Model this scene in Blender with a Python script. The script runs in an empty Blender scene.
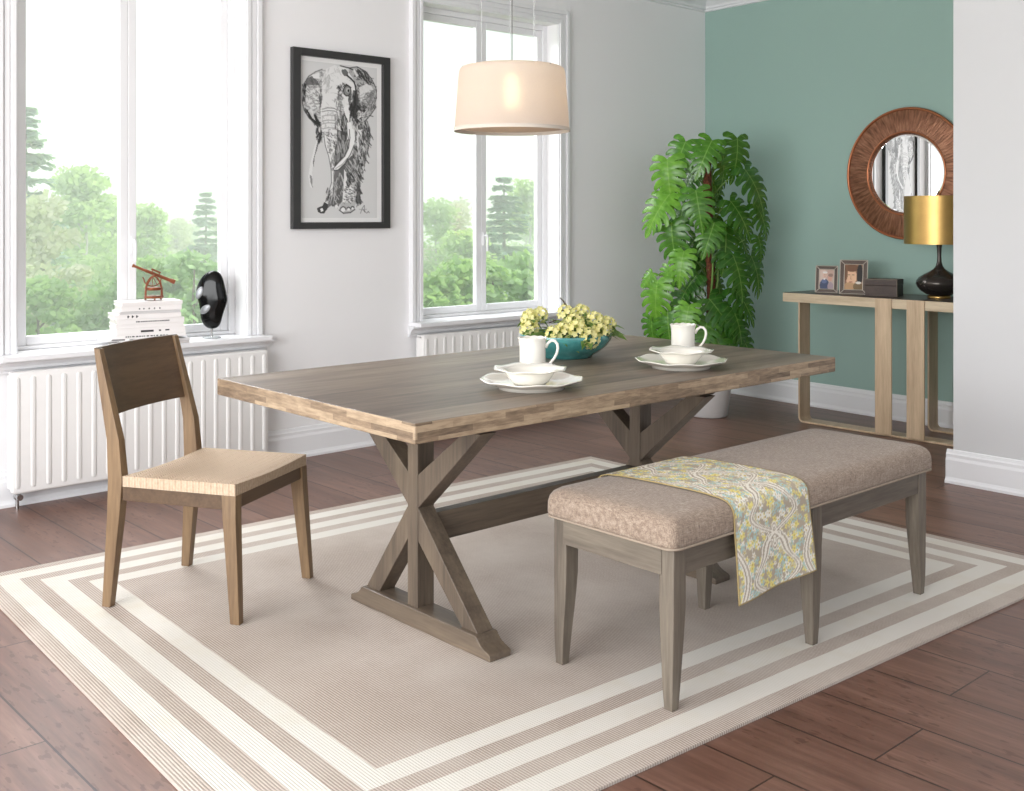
import bpy, bmesh, math, random
from mathutils import Vector, Matrix, Euler
R = math.radians
PI = math.pi
col = bpy.context.scene.collection
random.seed(7)

# ------------------------------------------------------------------ camera model (metres, X along the window wall, Y towards it)
F = 1095.0; CX = 512.0; YH = 217.0; EYE = 1.3
AZ = math.atan2(1208, 1095)
fx, fy = math.cos(AZ), math.sin(AZ)
rx, ry = math.sin(AZ), -math.cos(AZ)
def spot(px, d):
    s = (px - CX) / F * d
    return fx * d + rx * s, fy * d + ry * s

# ------------------------------------------------------------------ colour / material helpers
def lin(r, g, b):
    def f(c):
        c /= 255.0
        return c / 12.92 if c <= .04045 else ((c + .055) / 1.055) ** 2.4
    return (f(r), f(g), f(b), 1)

class NT:
    def __init__(s, name):
        s.m = bpy.data.materials.new(name); s.m.use_nodes = True
        s.t = s.m.node_tree; s.t.nodes.clear()
        s.out = s.t.nodes.new('ShaderNodeOutputMaterial')
    def n(s, typ, inputs=None, **kw):
        nd = s.t.nodes.new('ShaderNode' + typ)
        for k, v in kw.items(): setattr(nd, k, v)
        for k, v in (inputs or {}).items():
            sock = nd.inputs[k]
            if isinstance(v, bpy.types.NodeSocket): s.t.links.new(v, sock)
            else: sock.default_value = v
        return nd
    def math(s, op, a, b=0.0, c=None):
        ins = {0: a, 1: b}
        if c is not None: ins[2] = c
        return s.n('Math', ins, operation=op).outputs[0]
    def vmath(s, op, a, b):
        return s.n('VectorMath', {0: a, 1: b}, operation=op).outputs[0]
    def mix(s, fac, a, b, blend='MIX'):
        nd = s.t.nodes.new('ShaderNodeMix'); nd.data_type = 'RGBA'; nd.blend_type = blend
        for i, v in ((0, fac), (6, a), (7, b)):
            if isinstance(v, bpy.types.NodeSocket): s.t.links.new(v, nd.inputs[i])
            else: nd.inputs[i].default_value = v
        return nd.outputs[2]
    def ramp(s, fac, stops, interp='LINEAR'):
        nd = s.n('ValToRGB', {0: fac}); cr = nd.color_ramp; cr.interpolation = interp
        while len(cr.elements) < len(stops): cr.elements.new(.5)
        for e, (p, c) in zip(cr.elements, stops): e.position = p; e.color = c
        return nd.outputs[0]
    def coord(s, kind='Object'): return s.n('TexCoord').outputs[kind]
    def noise(s, vec, scale, detail=4, rough=.55):
        return s.n('TexNoise', {'Vector': vec, 'Scale': scale, 'Detail': detail, 'Roughness': rough}).outputs[0]
    def bsdf(s, color, rough=.5, metal=0.0, bump=None, bstr=.2, bdist=.002, **kw):
        b = s.n('BsdfPrincipled', {'Base Color': color, 'Roughness': rough, 'Metallic': metal})
        for k, v in kw.items(): b.inputs[k.replace('_', ' ')].default_value = v
        if bump is not None:
            bp = s.n('Bump', {'Height': bump, 'Strength': bstr, 'Distance': bdist})
            s.t.links.new(bp.outputs[0], b.inputs['Normal'])
        s.t.links.new(b.outputs[0], s.out.inputs[0])
        return b
    def surf(s, sh): s.t.links.new(sh, s.out.inputs[0]); return s.m

def plain(name, rgb, rough=.5, metal=0.0, var=.06, scale=6, bump=0.0, **kw):
    m = NT(name); co = m.coord()
    n = m.noise(co, scale, 3)
    c = lin(*rgb); d = tuple(x * (1 - var * 2) for x in c[:3]) + (1,)
    colr = m.mix(n, d, c)
    m.bsdf(colr, rough, metal, bump=(m.noise(co, scale * 20, 2) if bump else None), bstr=bump, **kw)
    return m.m

def wood(name, c1, c2, axis=0, fine=60, rough=.5, c3=None, plank=0.0, bstr=.15, stretch=14.0, pvar=.5):
    """grain runs along axis"""
    m = NT(name); co = m.coord()
    sc = [1.0, 1.0, 1.0]; sc[axis] = 1.0 / stretch
    v = m.vmath('MULTIPLY', co, tuple(sc))
    shift = None
    if plank:
        sp = m.n('SeparateXYZ', {0: co}).outputs
        idx = m.math('FLOOR', m.math('DIVIDE', sp[1 if axis == 0 else 0], plank))
        wn = m.n('TexWhiteNoise', {'W': idx}, noise_dimensions='1D')
        v = m.vmath('ADD', v, m.vmath('MULTIPLY', wn.outputs['Color'], (3.0, 3.0, 3.0)))
        shift = wn.outputs['Value']
    g1 = m.noise(v, fine * .25, 5, .6)
    g2 = m.noise(v, fine * 1.6, 3, .6)
    f = m.math('ADD', m.math('MULTIPLY', g1, .65), m.math('MULTIPLY', g2, .35))
    if shift is not None: f = m.math('ADD', f, m.math('MULTIPLY', m.math('SUBTRACT', shift, .5), .16 * pvar * 2))
    stops = [(.36, lin(*c1)), (.62, lin(*c2))]
    if c3: stops.append((.76, lin(*c3)))
    colr = m.ramp(f, stops)
    m.bsdf(colr, rough, bump=g2, bstr=bstr, bdist=.001)
    return m.m

# ------------------------------------------------------------------ mesh helpers
class MB:
    def __init__(s): s.v = []; s.f = []; s.uv = {}
    def add(s, verts, faces):
        o = len(s.v); s.v += [tuple(p) for p in verts]; s.f += [tuple(i + o for i in f) for f in faces]; return o
    def box(s, x0, x1, y0, y1, z0, z1, M=None):
        vs = [Vector((x, y, z)) for z in (z0, z1) for y in (y0, y1) for x in (x0, x1)]
        if M: vs = [M @ p for p in vs]
        s.add(vs, [(0, 2, 3, 1), (4, 5, 7, 6), (0, 1, 5, 4), (2, 6, 7, 3), (0, 4, 6, 2), (1, 3, 7, 5)]); return s
    def hexa(s, bottom, top):
        """two quads (ccw from above)"""
        s.add(list(bottom) + list(top), [(3, 2, 1, 0), (4, 5, 6, 7), (0, 1, 5, 4), (1, 2, 6, 5), (2, 3, 7, 6), (3, 0, 4, 7)]); return s
    def rings(s, rings, cap0=True, cap1=True, closed=False):
        n = len(rings[0]); o = len(s.v)
        for r in rings: s.v += [tuple(p) for p in r]
        m = len(rings)
        for i in range(m if closed else m - 1):
            a = o + i * n; b = o + ((i + 1) % m) * n
            for j in range(n):
                k = (j + 1) % n
                s.f.append((a + j, a + k, b + k, b + j))
        if not closed:
            if cap0: s.f.append(tuple(o + j for j in reversed(range(n))))
            if cap1: s.f.append(tuple(o + (m - 1) * n + j for j in range(n)))
        return s
    def lathe(s, prof, c=(0, 0, 0), n=40, fn=None, cap0=True, cap1=True):
        rs = []
        for (r, z) in prof:
            ring = []
            for j in range(n):
                t = 2 * PI * j / n
                rr, zz = (r, z) if fn is None else fn(r, z, t)
                ring.append((c[0] + rr * math.cos(t), c[1] + rr * math.sin(t), c[2] + zz))
            rs.append(ring)
        return s.rings(rs, cap0, cap1)
    def tube(s, pts, r, n=10, flat=None, caps=True):
        pts = [Vector(p) for p in pts]; rad = r if isinstance(r, (list, tuple)) else [r] * len(pts)
        rs = []; prev = None
        for i, p in enumerate(pts):
            a = pts[max(i - 1, 0)]; b = pts[min(i + 1, len(pts) - 1)]
            t = (b - a).normalized()
            if prev is None:
                up = Vector((0, 0, 1)) if abs(t.z) < .9 else Vector((1, 0, 0))
                u = t.cross(up).normalized()
            else: u = (prev - t * prev.dot(t)).normalized()
            prev = u; w = t.cross(u)
            rs.append([p + (u * math.cos(2 * PI * j / n) + w * math.sin(2 * PI * j / n) * (flat or 1)) * rad[i] for j in range(n)])
        return s.rings(rs, caps, caps)
    def prism(s, poly, M):
        """poly 2D list extruded: M(u,v,w) w in 0..1"""
        a = [M(u, v, 0) for u, v in poly]; b = [M(u, v, 1) for u, v in poly]
        return s.rings([a, b])
    def ball(s, c, r, n=12, m=8, sc=(1, 1, 1)):
        prof = [(max(math.sin(PI * i / m), .02) * r, -math.cos(PI * i / m) * r) for i in range(m + 1)]
        rs = []
        for (q, z) in prof: rs.append([(c[0] + q * math.cos(2 * PI * j / n) * sc[0], c[1] + q * math.sin(2 * PI * j / n) * sc[1], c[2] + z * sc[2]) for j in range(n)])
        return s.rings(rs)
    def build(s, name, mat, parent=None, smooth=False, bevel=0, bseg=2, uvs=None, loc=None, fix=True, angle=40):
        me = bpy.data.meshes.new(name); me.from_pydata(s.v, [], s.f)
        if uvs is not None:
            l = me.uv_layers.new(name='UVMap')
            for lp in me.loops: l.data[lp.index].uv = uvs[lp.vertex_index]
        if fix:
            bm = bmesh.new(); bm.from_mesh(me); bmesh.ops.recalc_face_normals(bm, faces=bm.faces); bm.to_mesh(me); bm.free()
        if smooth: me.shade_smooth() if hasattr(me, 'shade_smooth') else None
        o = bpy.data.objects.new(name, me); col.objects.link(o)
        if isinstance(mat, (list, tuple)):
            for q in mat: me.materials.append(q)
        else: me.materials.append(mat)
        if parent: o.parent = parent
        if loc: o.location = loc
        if bevel:
            b = o.modifiers.new('bevel', 'BEVEL'); b.width = bevel; b.segments = bseg; b.limit_method = 'ANGLE'; b.angle_limit = R(35)
            b.harden_normals = False
        if smooth and angle:
            # keep hard creases
            bm = bmesh.new(); bm.from_mesh(me)
            for e in bm.edges:
                if len(e.link_faces) == 2 and e.calc_face_angle(0) > R(angle): e.smooth = False
            bm.to_mesh(me); bm.free()
        return o

def tag(o, label=None, cat=None, group=None, kind=None):
    if label: o['label'] = label
    if cat: o['category'] = cat
    if group: o['group'] = group
    if kind: o['kind'] = kind
    return o
def empty(name, loc=(0, 0, 0), rz=0, label=None, cat=None, group=None, kind=None):
    o = bpy.data.objects.new(name, None); col.objects.link(o)
    o.empty_display_size = .1
    o.location = loc; o.rotation_euler = (0, 0, rz)
    return tag(o, label, cat, group, kind)
def children(o): return [c for c in bpy.data.objects if c.parent == o]
def copy_tree(o, parent=None):
    c = o.copy(); col.objects.link(c); c.parent = parent
    for ch in children(o): copy_tree(ch, c)
    return c
def rrect(cx, cy, hx, hy, rc, z, k=5):
    pts = []
    for q, (sx, sy) in enumerate(((1, 1), (-1, 1), (-1, -1), (1, -1))):
        for i in range(k + 1):
            t = PI / 2 * q + PI / 2 * i / k
            pts.append((cx + sx * (hx - rc) + rc * math.cos(t), cy + sy * (hy - rc) + rc * math.sin(t), z))
    return pts

# ------------------------------------------------------------------ materials
M = {}
M['wall'] = plain('white_wall_paint', (243, 242, 243), .75, var=.01, scale=2, bump=.02)
M['wall_shaded'] = plain('shaded_white_wall_paint', (213, 213, 214), .75, var=.01, scale=2, bump=.02)  # white wall colour darkened, shade painted in against the strong side light
M['teal'] = plain('teal_wall_paint', (156, 184, 175), .75, var=.015, scale=2, bump=.02)
M['trim'] = plain('white_gloss_trim', (238, 238, 240), .4, var=.01)
M['ceil'] = plain('ceiling_paint', (235, 232, 230), .8, var=.01)
M['rad'] = plain('radiator_enamel', (240, 238, 236), .35, var=.01)
M['chrome'] = plain('chrome', (200, 200, 200), .2, 1.0)
M['table_top'] = wood('weathered_table_top', (90, 78, 69), (140, 125, 109), 0, 26, .42, (172, 153, 128), plank=.137, stretch=8, pvar=.4)
M['leg_wood'] = wood('grey_brown_leg_wood', (80, 69, 59), (112, 98, 83), 2, 70, .45, (132, 117, 98))
M['leg_wood_y'] = wood('grey_brown_beam_wood', (80, 69, 59), (112, 98, 83), 1, 70, .45, (132, 117, 98))
M['leg_wood_x'] = wood('grey_brown_rail_wood', (80, 69, 59), (112, 98, 83), 0, 70, .45, (132, 117, 98))
M['bench_wood'] = wood('bench_wood', (88, 79, 70), (122, 112, 99), 2, 80, .5, (142, 131, 115))
M['bench_wood_x'] = wood('bench_rail_wood', (88, 79, 70), (122, 112, 99), 0, 80, .5, (142, 131, 115))
M['bench_wood_y'] = wood('bench_end_wood', (88, 79, 70), (122, 112, 99), 1, 80, .5, (142, 131, 115))
M['chair_wood'] = wood('chair_wood', (104, 81, 58), (136, 110, 80), 2, 80, .45, (158, 132, 98))
M['chair_back'] = wood('chair_back_wood', (76, 57, 41), (98, 76, 55), 0, 60, .45)
M['champ'] = wood('champagne_brushed_metal', (176, 152, 124), (206, 182, 152), 2, 90, .38, (220, 200, 172), bstr=.1)
M['champ_y'] = wood('champagne_brushed_metal_edge', (176, 158, 132), (208, 190, 162), 1, 90, .38, (222, 206, 180), bstr=.1)
M['console_top'] = wood('charcoal_console_top', (62, 54, 50), (88, 78, 72), 1, 60, .35)
M['black'] = plain('black_frame_paint', (52, 52, 52), .4)
M['porcelain'] = plain('ivory_porcelain', (240, 236, 226), .16, var=.01, Coat_Weight=.5)
M['gold'] = plain('gold_leaf', (206, 168, 104), .38, 1.0, var=.12, scale=14)
M['bronze'] = plain('dark_bronze_glaze', (72, 66, 62), .22, .6, var=.15, scale=10)
M['copper'] = plain('aged_copper', (150, 88, 58), .35, .5, var=.12, scale=30)
M['book'] = plain('white_book_cover', (236, 232, 230), .5, var=.02)
M['book_grey'] = plain('grey_book_cover', (205, 202, 202), .5, var=.02)
M['pages'] = plain('book_pages', (206, 202, 196), .8, var=.06, scale=200)
M['ink'] = plain('book_ink', (50, 48, 50), .6)
M['blackglass'] = plain('black_glass', (8, 8, 9), .12, Specular_IOR_Level=.25)
M['silverglass'] = plain('silvered_glass', (160, 162, 166), .35, .4)
M['pot'] = plain('pale_stoneware', (205, 202, 200), .6, var=.05, scale=30)
M['soil'] = plain('dark_soil', (50, 38, 28), .9, var=.3, scale=60)
M['stemgreen'] = plain('green_stem', (105, 140, 60), .5, var=.1)
M['twig'] = plain('brown_twig', (80, 66, 50), .7, var=.2, scale=40)
M['box'] = wood('dark_brown_leatherette', (56, 42, 36), (72, 56, 48), 0, 60, .55)
M['boxside'] = M['box']
M['teal_bowl'] = None

def make_bowl_mat():
    m = NT('teal_glaze'); co = m.coord()
    n = m.noise(co, 18, 4)
    z = m.n('SeparateXYZ', {0: co}).outputs[2]
    c = m.ramp(n, [(.3, lin(52, 122, 122)), (.7, lin(88, 160, 156))])
    m.bsdf(c, .14, Coat_Weight=.6); return m.m
M['teal_bowl'] = make_bowl_mat()

def make_floor_mat():
    m = NT('brown_plank_floor'); co = m.coord()
    sp = m.n('SeparateXYZ', {0: co}).outputs
    xx = m.math('ADD', sp[0], -.012)
    row = m.math('DIVIDE', xx, .239)
    idx = m.math('FLOOR', row)
    fr = m.math('FRACT', row)
    wn = m.n('TexWhiteNoise', {'W': idx}, noise_dimensions='1D').outputs['Value']
    yy = m.math('DIVIDE', m.math('ADD', sp[1], m.math('MULTIPLY', wn, 3.1)), 1.75)
    idy = m.math('FLOOR', yy); fry = m.math('FRACT', yy)
    cell = m.n('CombineXYZ', {0: idx, 1: idy, 2: 0.0}).outputs[0]
    wc = m.n('TexWhiteNoise', {'Vector': cell}, noise_dimensions='2D')
    e1 = m.math('MINIMUM', fr, m.math('SUBTRACT', 1.0, fr))
    g1 = m.math('LESS_THAN', e1, .013)
    e2 = m.math('MINIMUM', fry, m.math('SUBTRACT', 1.0, fry))
    g2 = m.math('LESS_THAN', e2, .0014)
    gap = m.math('MAXIMUM', g1, g2)
    v = m.vmath('ADD', m.vmath('MULTIPLY', co, (1.0, .07, 1.0)), m.vmath('MULTIPLY', wc.outputs['Color'], (9., 9., 9.)))
    n1 = m.noise(v, 14, 5, .6); n2 = m.noise(v, 90, 3, .6)
    f = m.math('ADD', m.math('MULTIPLY', n1, .6), m.math('MULTIPLY', n2, .4))
    c = m.ramp(f, [(.36, lin(92, 65, 54)), (.5, lin(114, 82, 69)), (.66, lin(138, 105, 90))])
    c = m.mix(m.math('MULTIPLY', wc.outputs['Value'], .3), c, lin(92, 62, 50))
    # worn flecks, denser towards the window end of the room
    vf = m.vmath('MULTIPLY', co, (60., 16., 1.))
    fl = m.noise(vf, 1.0, 2, .5)
    patch = m.noise(co, 1.3, 2)
    wear = m.math('MULTIPLY', m.math('GREATER_THAN', fl, .61), m.math('GREATER_THAN', patch, .5))
    c = m.mix(m.math('MULTIPLY', wear, .5), c, lin(72, 44, 34))
    c = m.mix(m.math('MULTIPLY', gap, .85), c, lin(38, 22, 16))
    rough = m.math('ADD', .3, m.math('MULTIPLY', n2, .16))
    h = m.math('SUBTRACT', m.math('MULTIPLY', f, .3), gap)
    b = m.bsdf(c, .4, bump=h, bstr=.25, bdist=.002)
    m.t.links.new(rough, b.inputs['Roughness'])
    return m.m
M['floor'] = make_floor_mat()

def make_rug_mat(bw):
    m = NT('striped_rug_weave'); uv = m.coord('UV')
    sp = m.n('SeparateXYZ', {0: uv}).outputs          # u: metres from left end, v: metres from near edge
    RW, RL = 3.14, 2.46
    d = m.math('MINIMUM', m.math('MINIMUM', sp[0], m.math('SUBTRACT', RW, sp[0])), m.math('MINIMUM', sp[1], m.math('SUBTRACT', RL, sp[1])))
    wob = m.noise(m.vmath('MULTIPLY', uv, (1., 1., 1.)), 7, 2)
    d = m.math('ADD', d, m.math('MULTIPLY', m.math('SUBTRACT', wob, .5), .006))
    d = m.math('MAXIMUM', d, .001); fr = m.math('FRACT', m.math('DIVIDE', d, bw * 2))
    band = m.math('MULTIPLY', m.math('GREATER_THAN', fr, .44), m.math('LESS_THAN', d, bw * 6))
    rib = m.math('MULTIPLY', m.math('ADD', m.math('SINE', m.math('MULTIPLY', sp[0], 2 * PI / .0082)), 1.0), .5)
    cross = m.noise(m.vmath('MULTIPLY', uv, (80., 260., 1.)), 1.0, 2)
    blot = m.noise(uv, 2.2, 4, .6)
    t1 = m.mix(m.math('MULTIPLY', m.math('POWER', rib, .7), m.math('ADD', m.math('MULTIPLY', cross, .8), .4)), lin(140, 124, 113), lin(212, 200, 189))
    t1 = m.mix(m.math('MULTIPLY', m.ramp(blot, [(.4, (0, 0, 0, 1)), (.66, (1, 1, 1, 1))]), .4), t1, lin(212, 203, 194))
    st = m.noise(uv, 3.1, 3, .7)
    t2 = m.mix(m.math('MULTIPLY', m.ramp(st, [(.5, (0, 0, 0, 1)), (.75, (1, 1, 1, 1))]), .35), lin(220, 216, 208), lin(206, 194, 166))
    t2 = m.mix(m.math('MULTIPLY', m.math('SUBTRACT', 1.0, rib), .1), t2, lin(180, 170, 155))
    c = m.mix(band, t1, t2)
    m.bsdf(c, .92, bump=m.math('ADD', rib, m.math('MULTIPLY', cross, .5)), bstr=.35, bdist=.003)
    return m.m

def make_tweed():
    m = NT('taupe_tweed_fabric'); co = m.coord()
    a = m.noise(m.vmath('MULTIPLY', co, (420., 60., 60.)), 1.0, 3, .7)
    b = m.noise(m.vmath('MULTIPLY', co, (60., 420., 420.)), 1.0, 3, .7)
    big = m.noise(co, 9, 3)
    f = m.math('ADD', m.math('MULTIPLY', m.math('ADD', a, b), .46), m.math('MULTIPLY', big, .08))
    c = m.ramp(f, [(.34, lin(108, 91, 78)), (.5, lin(150, 131, 115)), (.66, lin(188, 172, 155))])
    m.bsdf(c, .9, bump=m.math('ADD', a, b), bstr=.4, bdist=.002, Sheen_Weight=.2); return m.m
M['tweed'] = make_tweed()
M['piping'] = plain('pale_piping', (166, 150, 133), .85, var=.08, scale=120)

def make_cord():
    m = NT('woven_paper_cord'); co = m.coord()
    sp = m.n('SeparateXYZ', {0: co}).outputs
    k = 2 * PI / .011
    tri = m.math('MULTIPLY', m.math('PINGPONG', sp[1], .022), 1.0)
    w = m.math('SINE', m.math('MULTIPLY', m.math('ADD', sp[0], tri), k))
    w2 = m.math('SINE', m.math('MULTIPLY', sp[1], k * .5))
    n = m.noise(co, 130, 3)
    f = m.math('ADD', m.math('MULTIPLY', w, .12), m.math('ADD', m.math('MULTIPLY', w2, .07), n))
    c = m.ramp(f, [(.05, lin(170, 145, 120)), (.95, lin(212, 190, 165))])
    m.bsdf(c, .8, bump=m.math('ADD', w, m.math('MULTIPLY', w2, .4)), bstr=.5, bdist=.002); return m.m
M['cord'] = make_cord()

def make_edge():
    """butcher block edge: short staves of differing tan"""
    m = NT('butcher_block_edge'); co = m.coord()
    sp = m.n('SeparateXYZ', {0: co}).outputs
    a = m.math('ADD', sp[0], sp[1])
    iz = m.math('FLOOR', m.math('DIVIDE', sp[2], .0175))
    idx = m.math('FLOOR', m.math('ADD', m.math('DIVIDE', a, .19), m.math('MULTIPLY', iz, .37)))
    wn = m.n('TexWhiteNoise', {'Vector': m.n('CombineXYZ', {0: idx, 1: iz, 2: 0.}).outputs[0]}, noise_dimensions='2D').outputs['Value']
    g = m.noise(m.vmath('MULTIPLY', co, (9., 9., 60.)), 2.0, 5, .65)
    f = m.math('ADD', m.math('MULTIPLY', wn, .35), m.math('MULTIPLY', g, .65))
    c = m.ramp(f, [(.28, lin(98, 81, 65)), (.5, lin(142, 121, 98)), (.7, lin(178, 156, 129))])
    m.bsdf(c, .5, bump=g, bstr=.2, bdist=.001); return m.m
M['edge'] = make_edge()

def make_leaf(name, c1, c2, trans=.35, rough=.35, sc=8, rib=False):
    m = NT(name); co = m.coord()
    n = m.noise(co, sc, 3)
    c = m.ramp(n, [(.3, lin(*c1)), (.7, lin(*c2))])
    if rib:
        sp = m.n('SeparateXYZ', {0: co}).outputs
        ax = m.math('ABSOLUTE', sp[0])
        mid = m.math('LESS_THAN', ax, .014)
        vein = m.math('MULTIPLY', m.math('GREATER_THAN', m.math('SINE', m.math('MULTIPLY', m.math('SUBTRACT', sp[1], m.math('MULTIPLY', ax, .35)), 40.)), .88), m.math('LESS_THAN', ax, .36))
        c = m.mix(m.math('MULTIPLY', m.math('MAXIMUM', mid, m.math('MULTIPLY', vein, .4)), .45), c, lin(158, 198, 100))
    b = m.n('BsdfPrincipled', {'Base Color': c, 'Roughness': rough})
    t = m.n('BsdfTranslucent', {'Color': m.mix(.5, c, lin(170, 210, 60))})
    mx = m.n('MixShader', {0: trans, 1: b.outputs[0], 2: t.outputs[0]})
    return m.surf(mx.outputs[0])
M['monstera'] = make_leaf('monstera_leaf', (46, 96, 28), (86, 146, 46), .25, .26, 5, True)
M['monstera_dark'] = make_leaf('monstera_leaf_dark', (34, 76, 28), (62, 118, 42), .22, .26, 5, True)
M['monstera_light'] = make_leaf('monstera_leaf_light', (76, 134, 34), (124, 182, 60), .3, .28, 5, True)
M['smallleaf'] = make_leaf('bouquet_leaf', (74, 104, 48), (126, 156, 80), .25, .5, 20)
M['petal'] = make_leaf('pale_yellow_petal', (238, 224, 140), (250, 243, 190), .3, .6, 20)
M['spruce'] = make_leaf('spruce_needles', (128, 158, 140), (176, 198, 178), .3, .9, 1)  # outdoor leaf colours from here paled, haze and overexposure painted in
M['birchleaf'] = make_leaf('birch_leaf', (176, 204, 140), (218, 232, 184), .5, .9, .6)
M['olive'] = make_leaf('haze_paled_leaf', (208, 208, 180), (232, 228, 208), .4, .9, .6)  # leaf green washed out towards white to stand in for haze
M['bush'] = make_leaf('dense_bush_leaf', (150, 188, 132), (198, 218, 166), .4, .9, .8)
M['bark_pale'] = plain('birch_bark', (220, 216, 206), .8, var=.2, scale=5)
M['bark'] = plain('spruce_bark', (140, 124, 110), .85, var=.2, scale=8)
M['grass'] = plain('meadow_grass', (168, 196, 128), .95, var=.2, scale=1)

def make_mosspole():
    m = NT('coir_pole'); co = m.coord()
    n = m.noise(co, 70, 4, .7)
    c = m.ramp(n, [(.35, lin(60, 30, 20)), (.65, lin(140, 78, 54))])
    m.bsdf(c, .9, bump=n, bstr=.8, bdist=.01); return m.m
M['coir'] = make_mosspole()

def make_glass():
    m = NT('window_glass')
    fr = m.n('Fresnel', {'IOR': 1.35})
    tr = m.n('BsdfTransparent', {'Color': (1, 1, 1, 1)}); gl = m.n('BsdfGlossy', {'Color': (1, 1, 1, 1), 'Roughness': .02})
    mx = m.n('MixShader', {0: m.math('MULTIPLY', fr.outputs[0], .5), 1: tr.outputs[0], 2: gl.outputs[0]})
    return m.surf(mx.outputs[0])
M['glass'] = make_glass()

def make_shade():
    m = NT('cream_lampshade_fabric'); co = m.coord()
    n = m.noise(m.vmath('MULTIPLY', co, (1., 1., 1.)), 220, 2)
    c = m.mix(m.math('MULTIPLY', n, .3), lin(232, 220, 210), lin(214, 200, 188))
    d = m.n('BsdfDiffuse', {'Color': c}); t = m.n('BsdfTranslucent', {'Color': c})
    rf = m.n('BsdfRefraction', {'Color': c, 'Roughness': .8, 'IOR': 1.16})
    a = m.n('MixShader', {0: .5, 1: d.outputs[0], 2: t.outputs[0]})
    b = m.n('MixShader', {0: .08, 1: a.outputs[0], 2: rf.outputs[0]})
    return m.surf(b.outputs[0])
M['shade'] = make_shade()

def emit(name, rgb, s):
    m = NT(name); e = m.n('Emission', {'Color': lin(*rgb), 'Strength': s}); return m.surf(e.outputs[0])
M['bulb'] = emit('warm_bulb', (255, 232, 180), 11)

def make_mirror():
    m = NT('mirror_silver'); b = m.n('BsdfGlossy', {'Color': (.93, .94, .94, 1), 'Roughness': .0}); return m.surf(b.outputs[0])
M['mirror'] = make_mirror()

def make_rays():
    m = NT('hammered_copper_rays'); co = m.coord()
    sp = m.n('SeparateXYZ', {0: co}).outputs      # mirror lies in the YZ plane
    ang = m.math('ARCTAN2', sp[2], sp[1])
    r = m.n('VectorMath', {0: co}, operation='LENGTH').outputs[1]
    v = m.n('CombineXYZ', {0: m.math('MULTIPLY', ang, 26.), 1: m.math('MULTIPLY', r, 12.), 2: 0.}).outputs[0]
    n = m.noise(v, 1.0, 3, .6)
    c = m.ramp(n, [(.3, lin(96, 62, 44)), (.5, lin(138, 94, 70)), (.75, lin(176, 128, 100))])
    m.bsdf(c, .38, .55, bump=n, bstr=.7, bdist=.01); return m.m
M['rays'] = make_rays()

def vcol_mat(name, rough=.6, bumpy=0.0):
    m = NT(name); a = m.n('VertexColor', layer_name='paint')
    co = m.coord()
    m.bsdf(a.outputs[0], rough, bump=(m.noise(co, 700, 2) if bumpy else None), bstr=bumpy)
    return m.m
M['art'] = vcol_mat('ink_drawing_on_paper', .5)
M['photo'] = vcol_mat('photo_print', .3)
M['runner'] = vcol_mat('printed_cotton', .9, .3)

def paint_attr(me, colors):
    a = me.color_attributes.new('paint', 'FLOAT_COLOR', 'POINT')
    for i, c in enumerate(colors): a.data[i].color = (c[0], c[1], c[2], 1)

# ================================================================== ROOM SHELL
WY = 5.17          # inside face of the window wall
TX = 6.48          # inside face of the teal wall
CEIL = 2.93
def struct(mb, name, mat, **kw):
    o = mb.build(name, mat, **kw); o['kind'] = 'structure'; return o

struct(MB().box(-2.6, 6.95, -2.6, 5.47, -.12, 0), 'floor', M['floor'])
struct(MB().box(-2.6, 7.0, -2.8, 5.75, CEIL, CEIL + .2), 'ceiling', M['ceil'])
# window wall with two openings
W1 = (1.665, 2.80); W2 = (3.965, 5.09); OB, OT = .683, 2.575
w = MB()
xs = [(-2.6, W1[0]), (W1[1], W2[0]), (W2[1], 6.95)]
for a, b in xs: w.box(a, b, WY, WY + .2, 0, CEIL)
for a, b in (W1, W2): w.box(a, b, WY, WY + .2, 0, OB); w.box(a, b, WY, WY + .2, OT, CEIL)
struct(w, 'wall_left', M['wall'])
def TW(y): return 6.665 - (WY - y) * .0724
wb = MB(); wb.hexa([(TW(-2.6), -2.6, 0), (6.95, -2.6, 0), (6.95, WY, 0), (TW(WY), WY, 0)], [(TW(-2.6), -2.6, CEIL), (6.95, -2.6, CEIL), (6.95, WY, CEIL), (TW(WY), WY, CEIL)])
struct(wb, 'wall_back', M['teal'])
struct(MB().box(5.2, TX, -2.6, 2.52, 0, CEIL), 'wall_right', M['wall_shaded'])

def baseboard(name, a, b, nrm):
    """profile swept from a to b (2D), nrm = outward normal"""
    prof = [(0, 0), (.03, 0), (.03, .012), (.024, .02), (.02, .03), (.02, .112), (.015, .126), (.015, .14), (.01, .146), (.006, .16), (0, .163)]
    m = MB(); rs = []
    for p in (a, b): rs.append([(p[0] + nrm[0] * d, p[1] + nrm[1] * d, z) for d, z in prof])
    m.rings(rs); return struct(m, name, M['trim'])
baseboard('baseboard_left', (-2.6, WY), (TW(WY), WY), (0, -1))
baseboard('baseboard_back', (TW(WY), WY), (TW(2.52), 2.52), (-1, 0))
baseboard('baseboard_right', (5.2, 2.55), (5.2, -2.6), (-1, 0))
def crown(name, a, b, nrm):
    prof = [(0, 0), (.09, 0), (.09, -.012), (.075, -.016), (.055, -.03), (.035, -.045), (.03, -.06), (.016, -.064), (.016, -.075), (0, -.08)]
    m = MB(); rs = []
    for p in (a, b): rs.append([(p[0] + nrm[0] * d, p[1] + nrm[1] * d, CEIL + z) for d, z in prof])
    m.rings(rs); return struct(m, name, M['trim'])
crown('trim_1', (-2.6, WY), (TW(WY), WY), (0, -1))
crown('trim_2', (TW(WY), WY), (TW(2.52), 2.52), (-1, 0))
crown('trim_3', (5.2, 2.52), (5.2, -2.6), (-1, 0))

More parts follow.
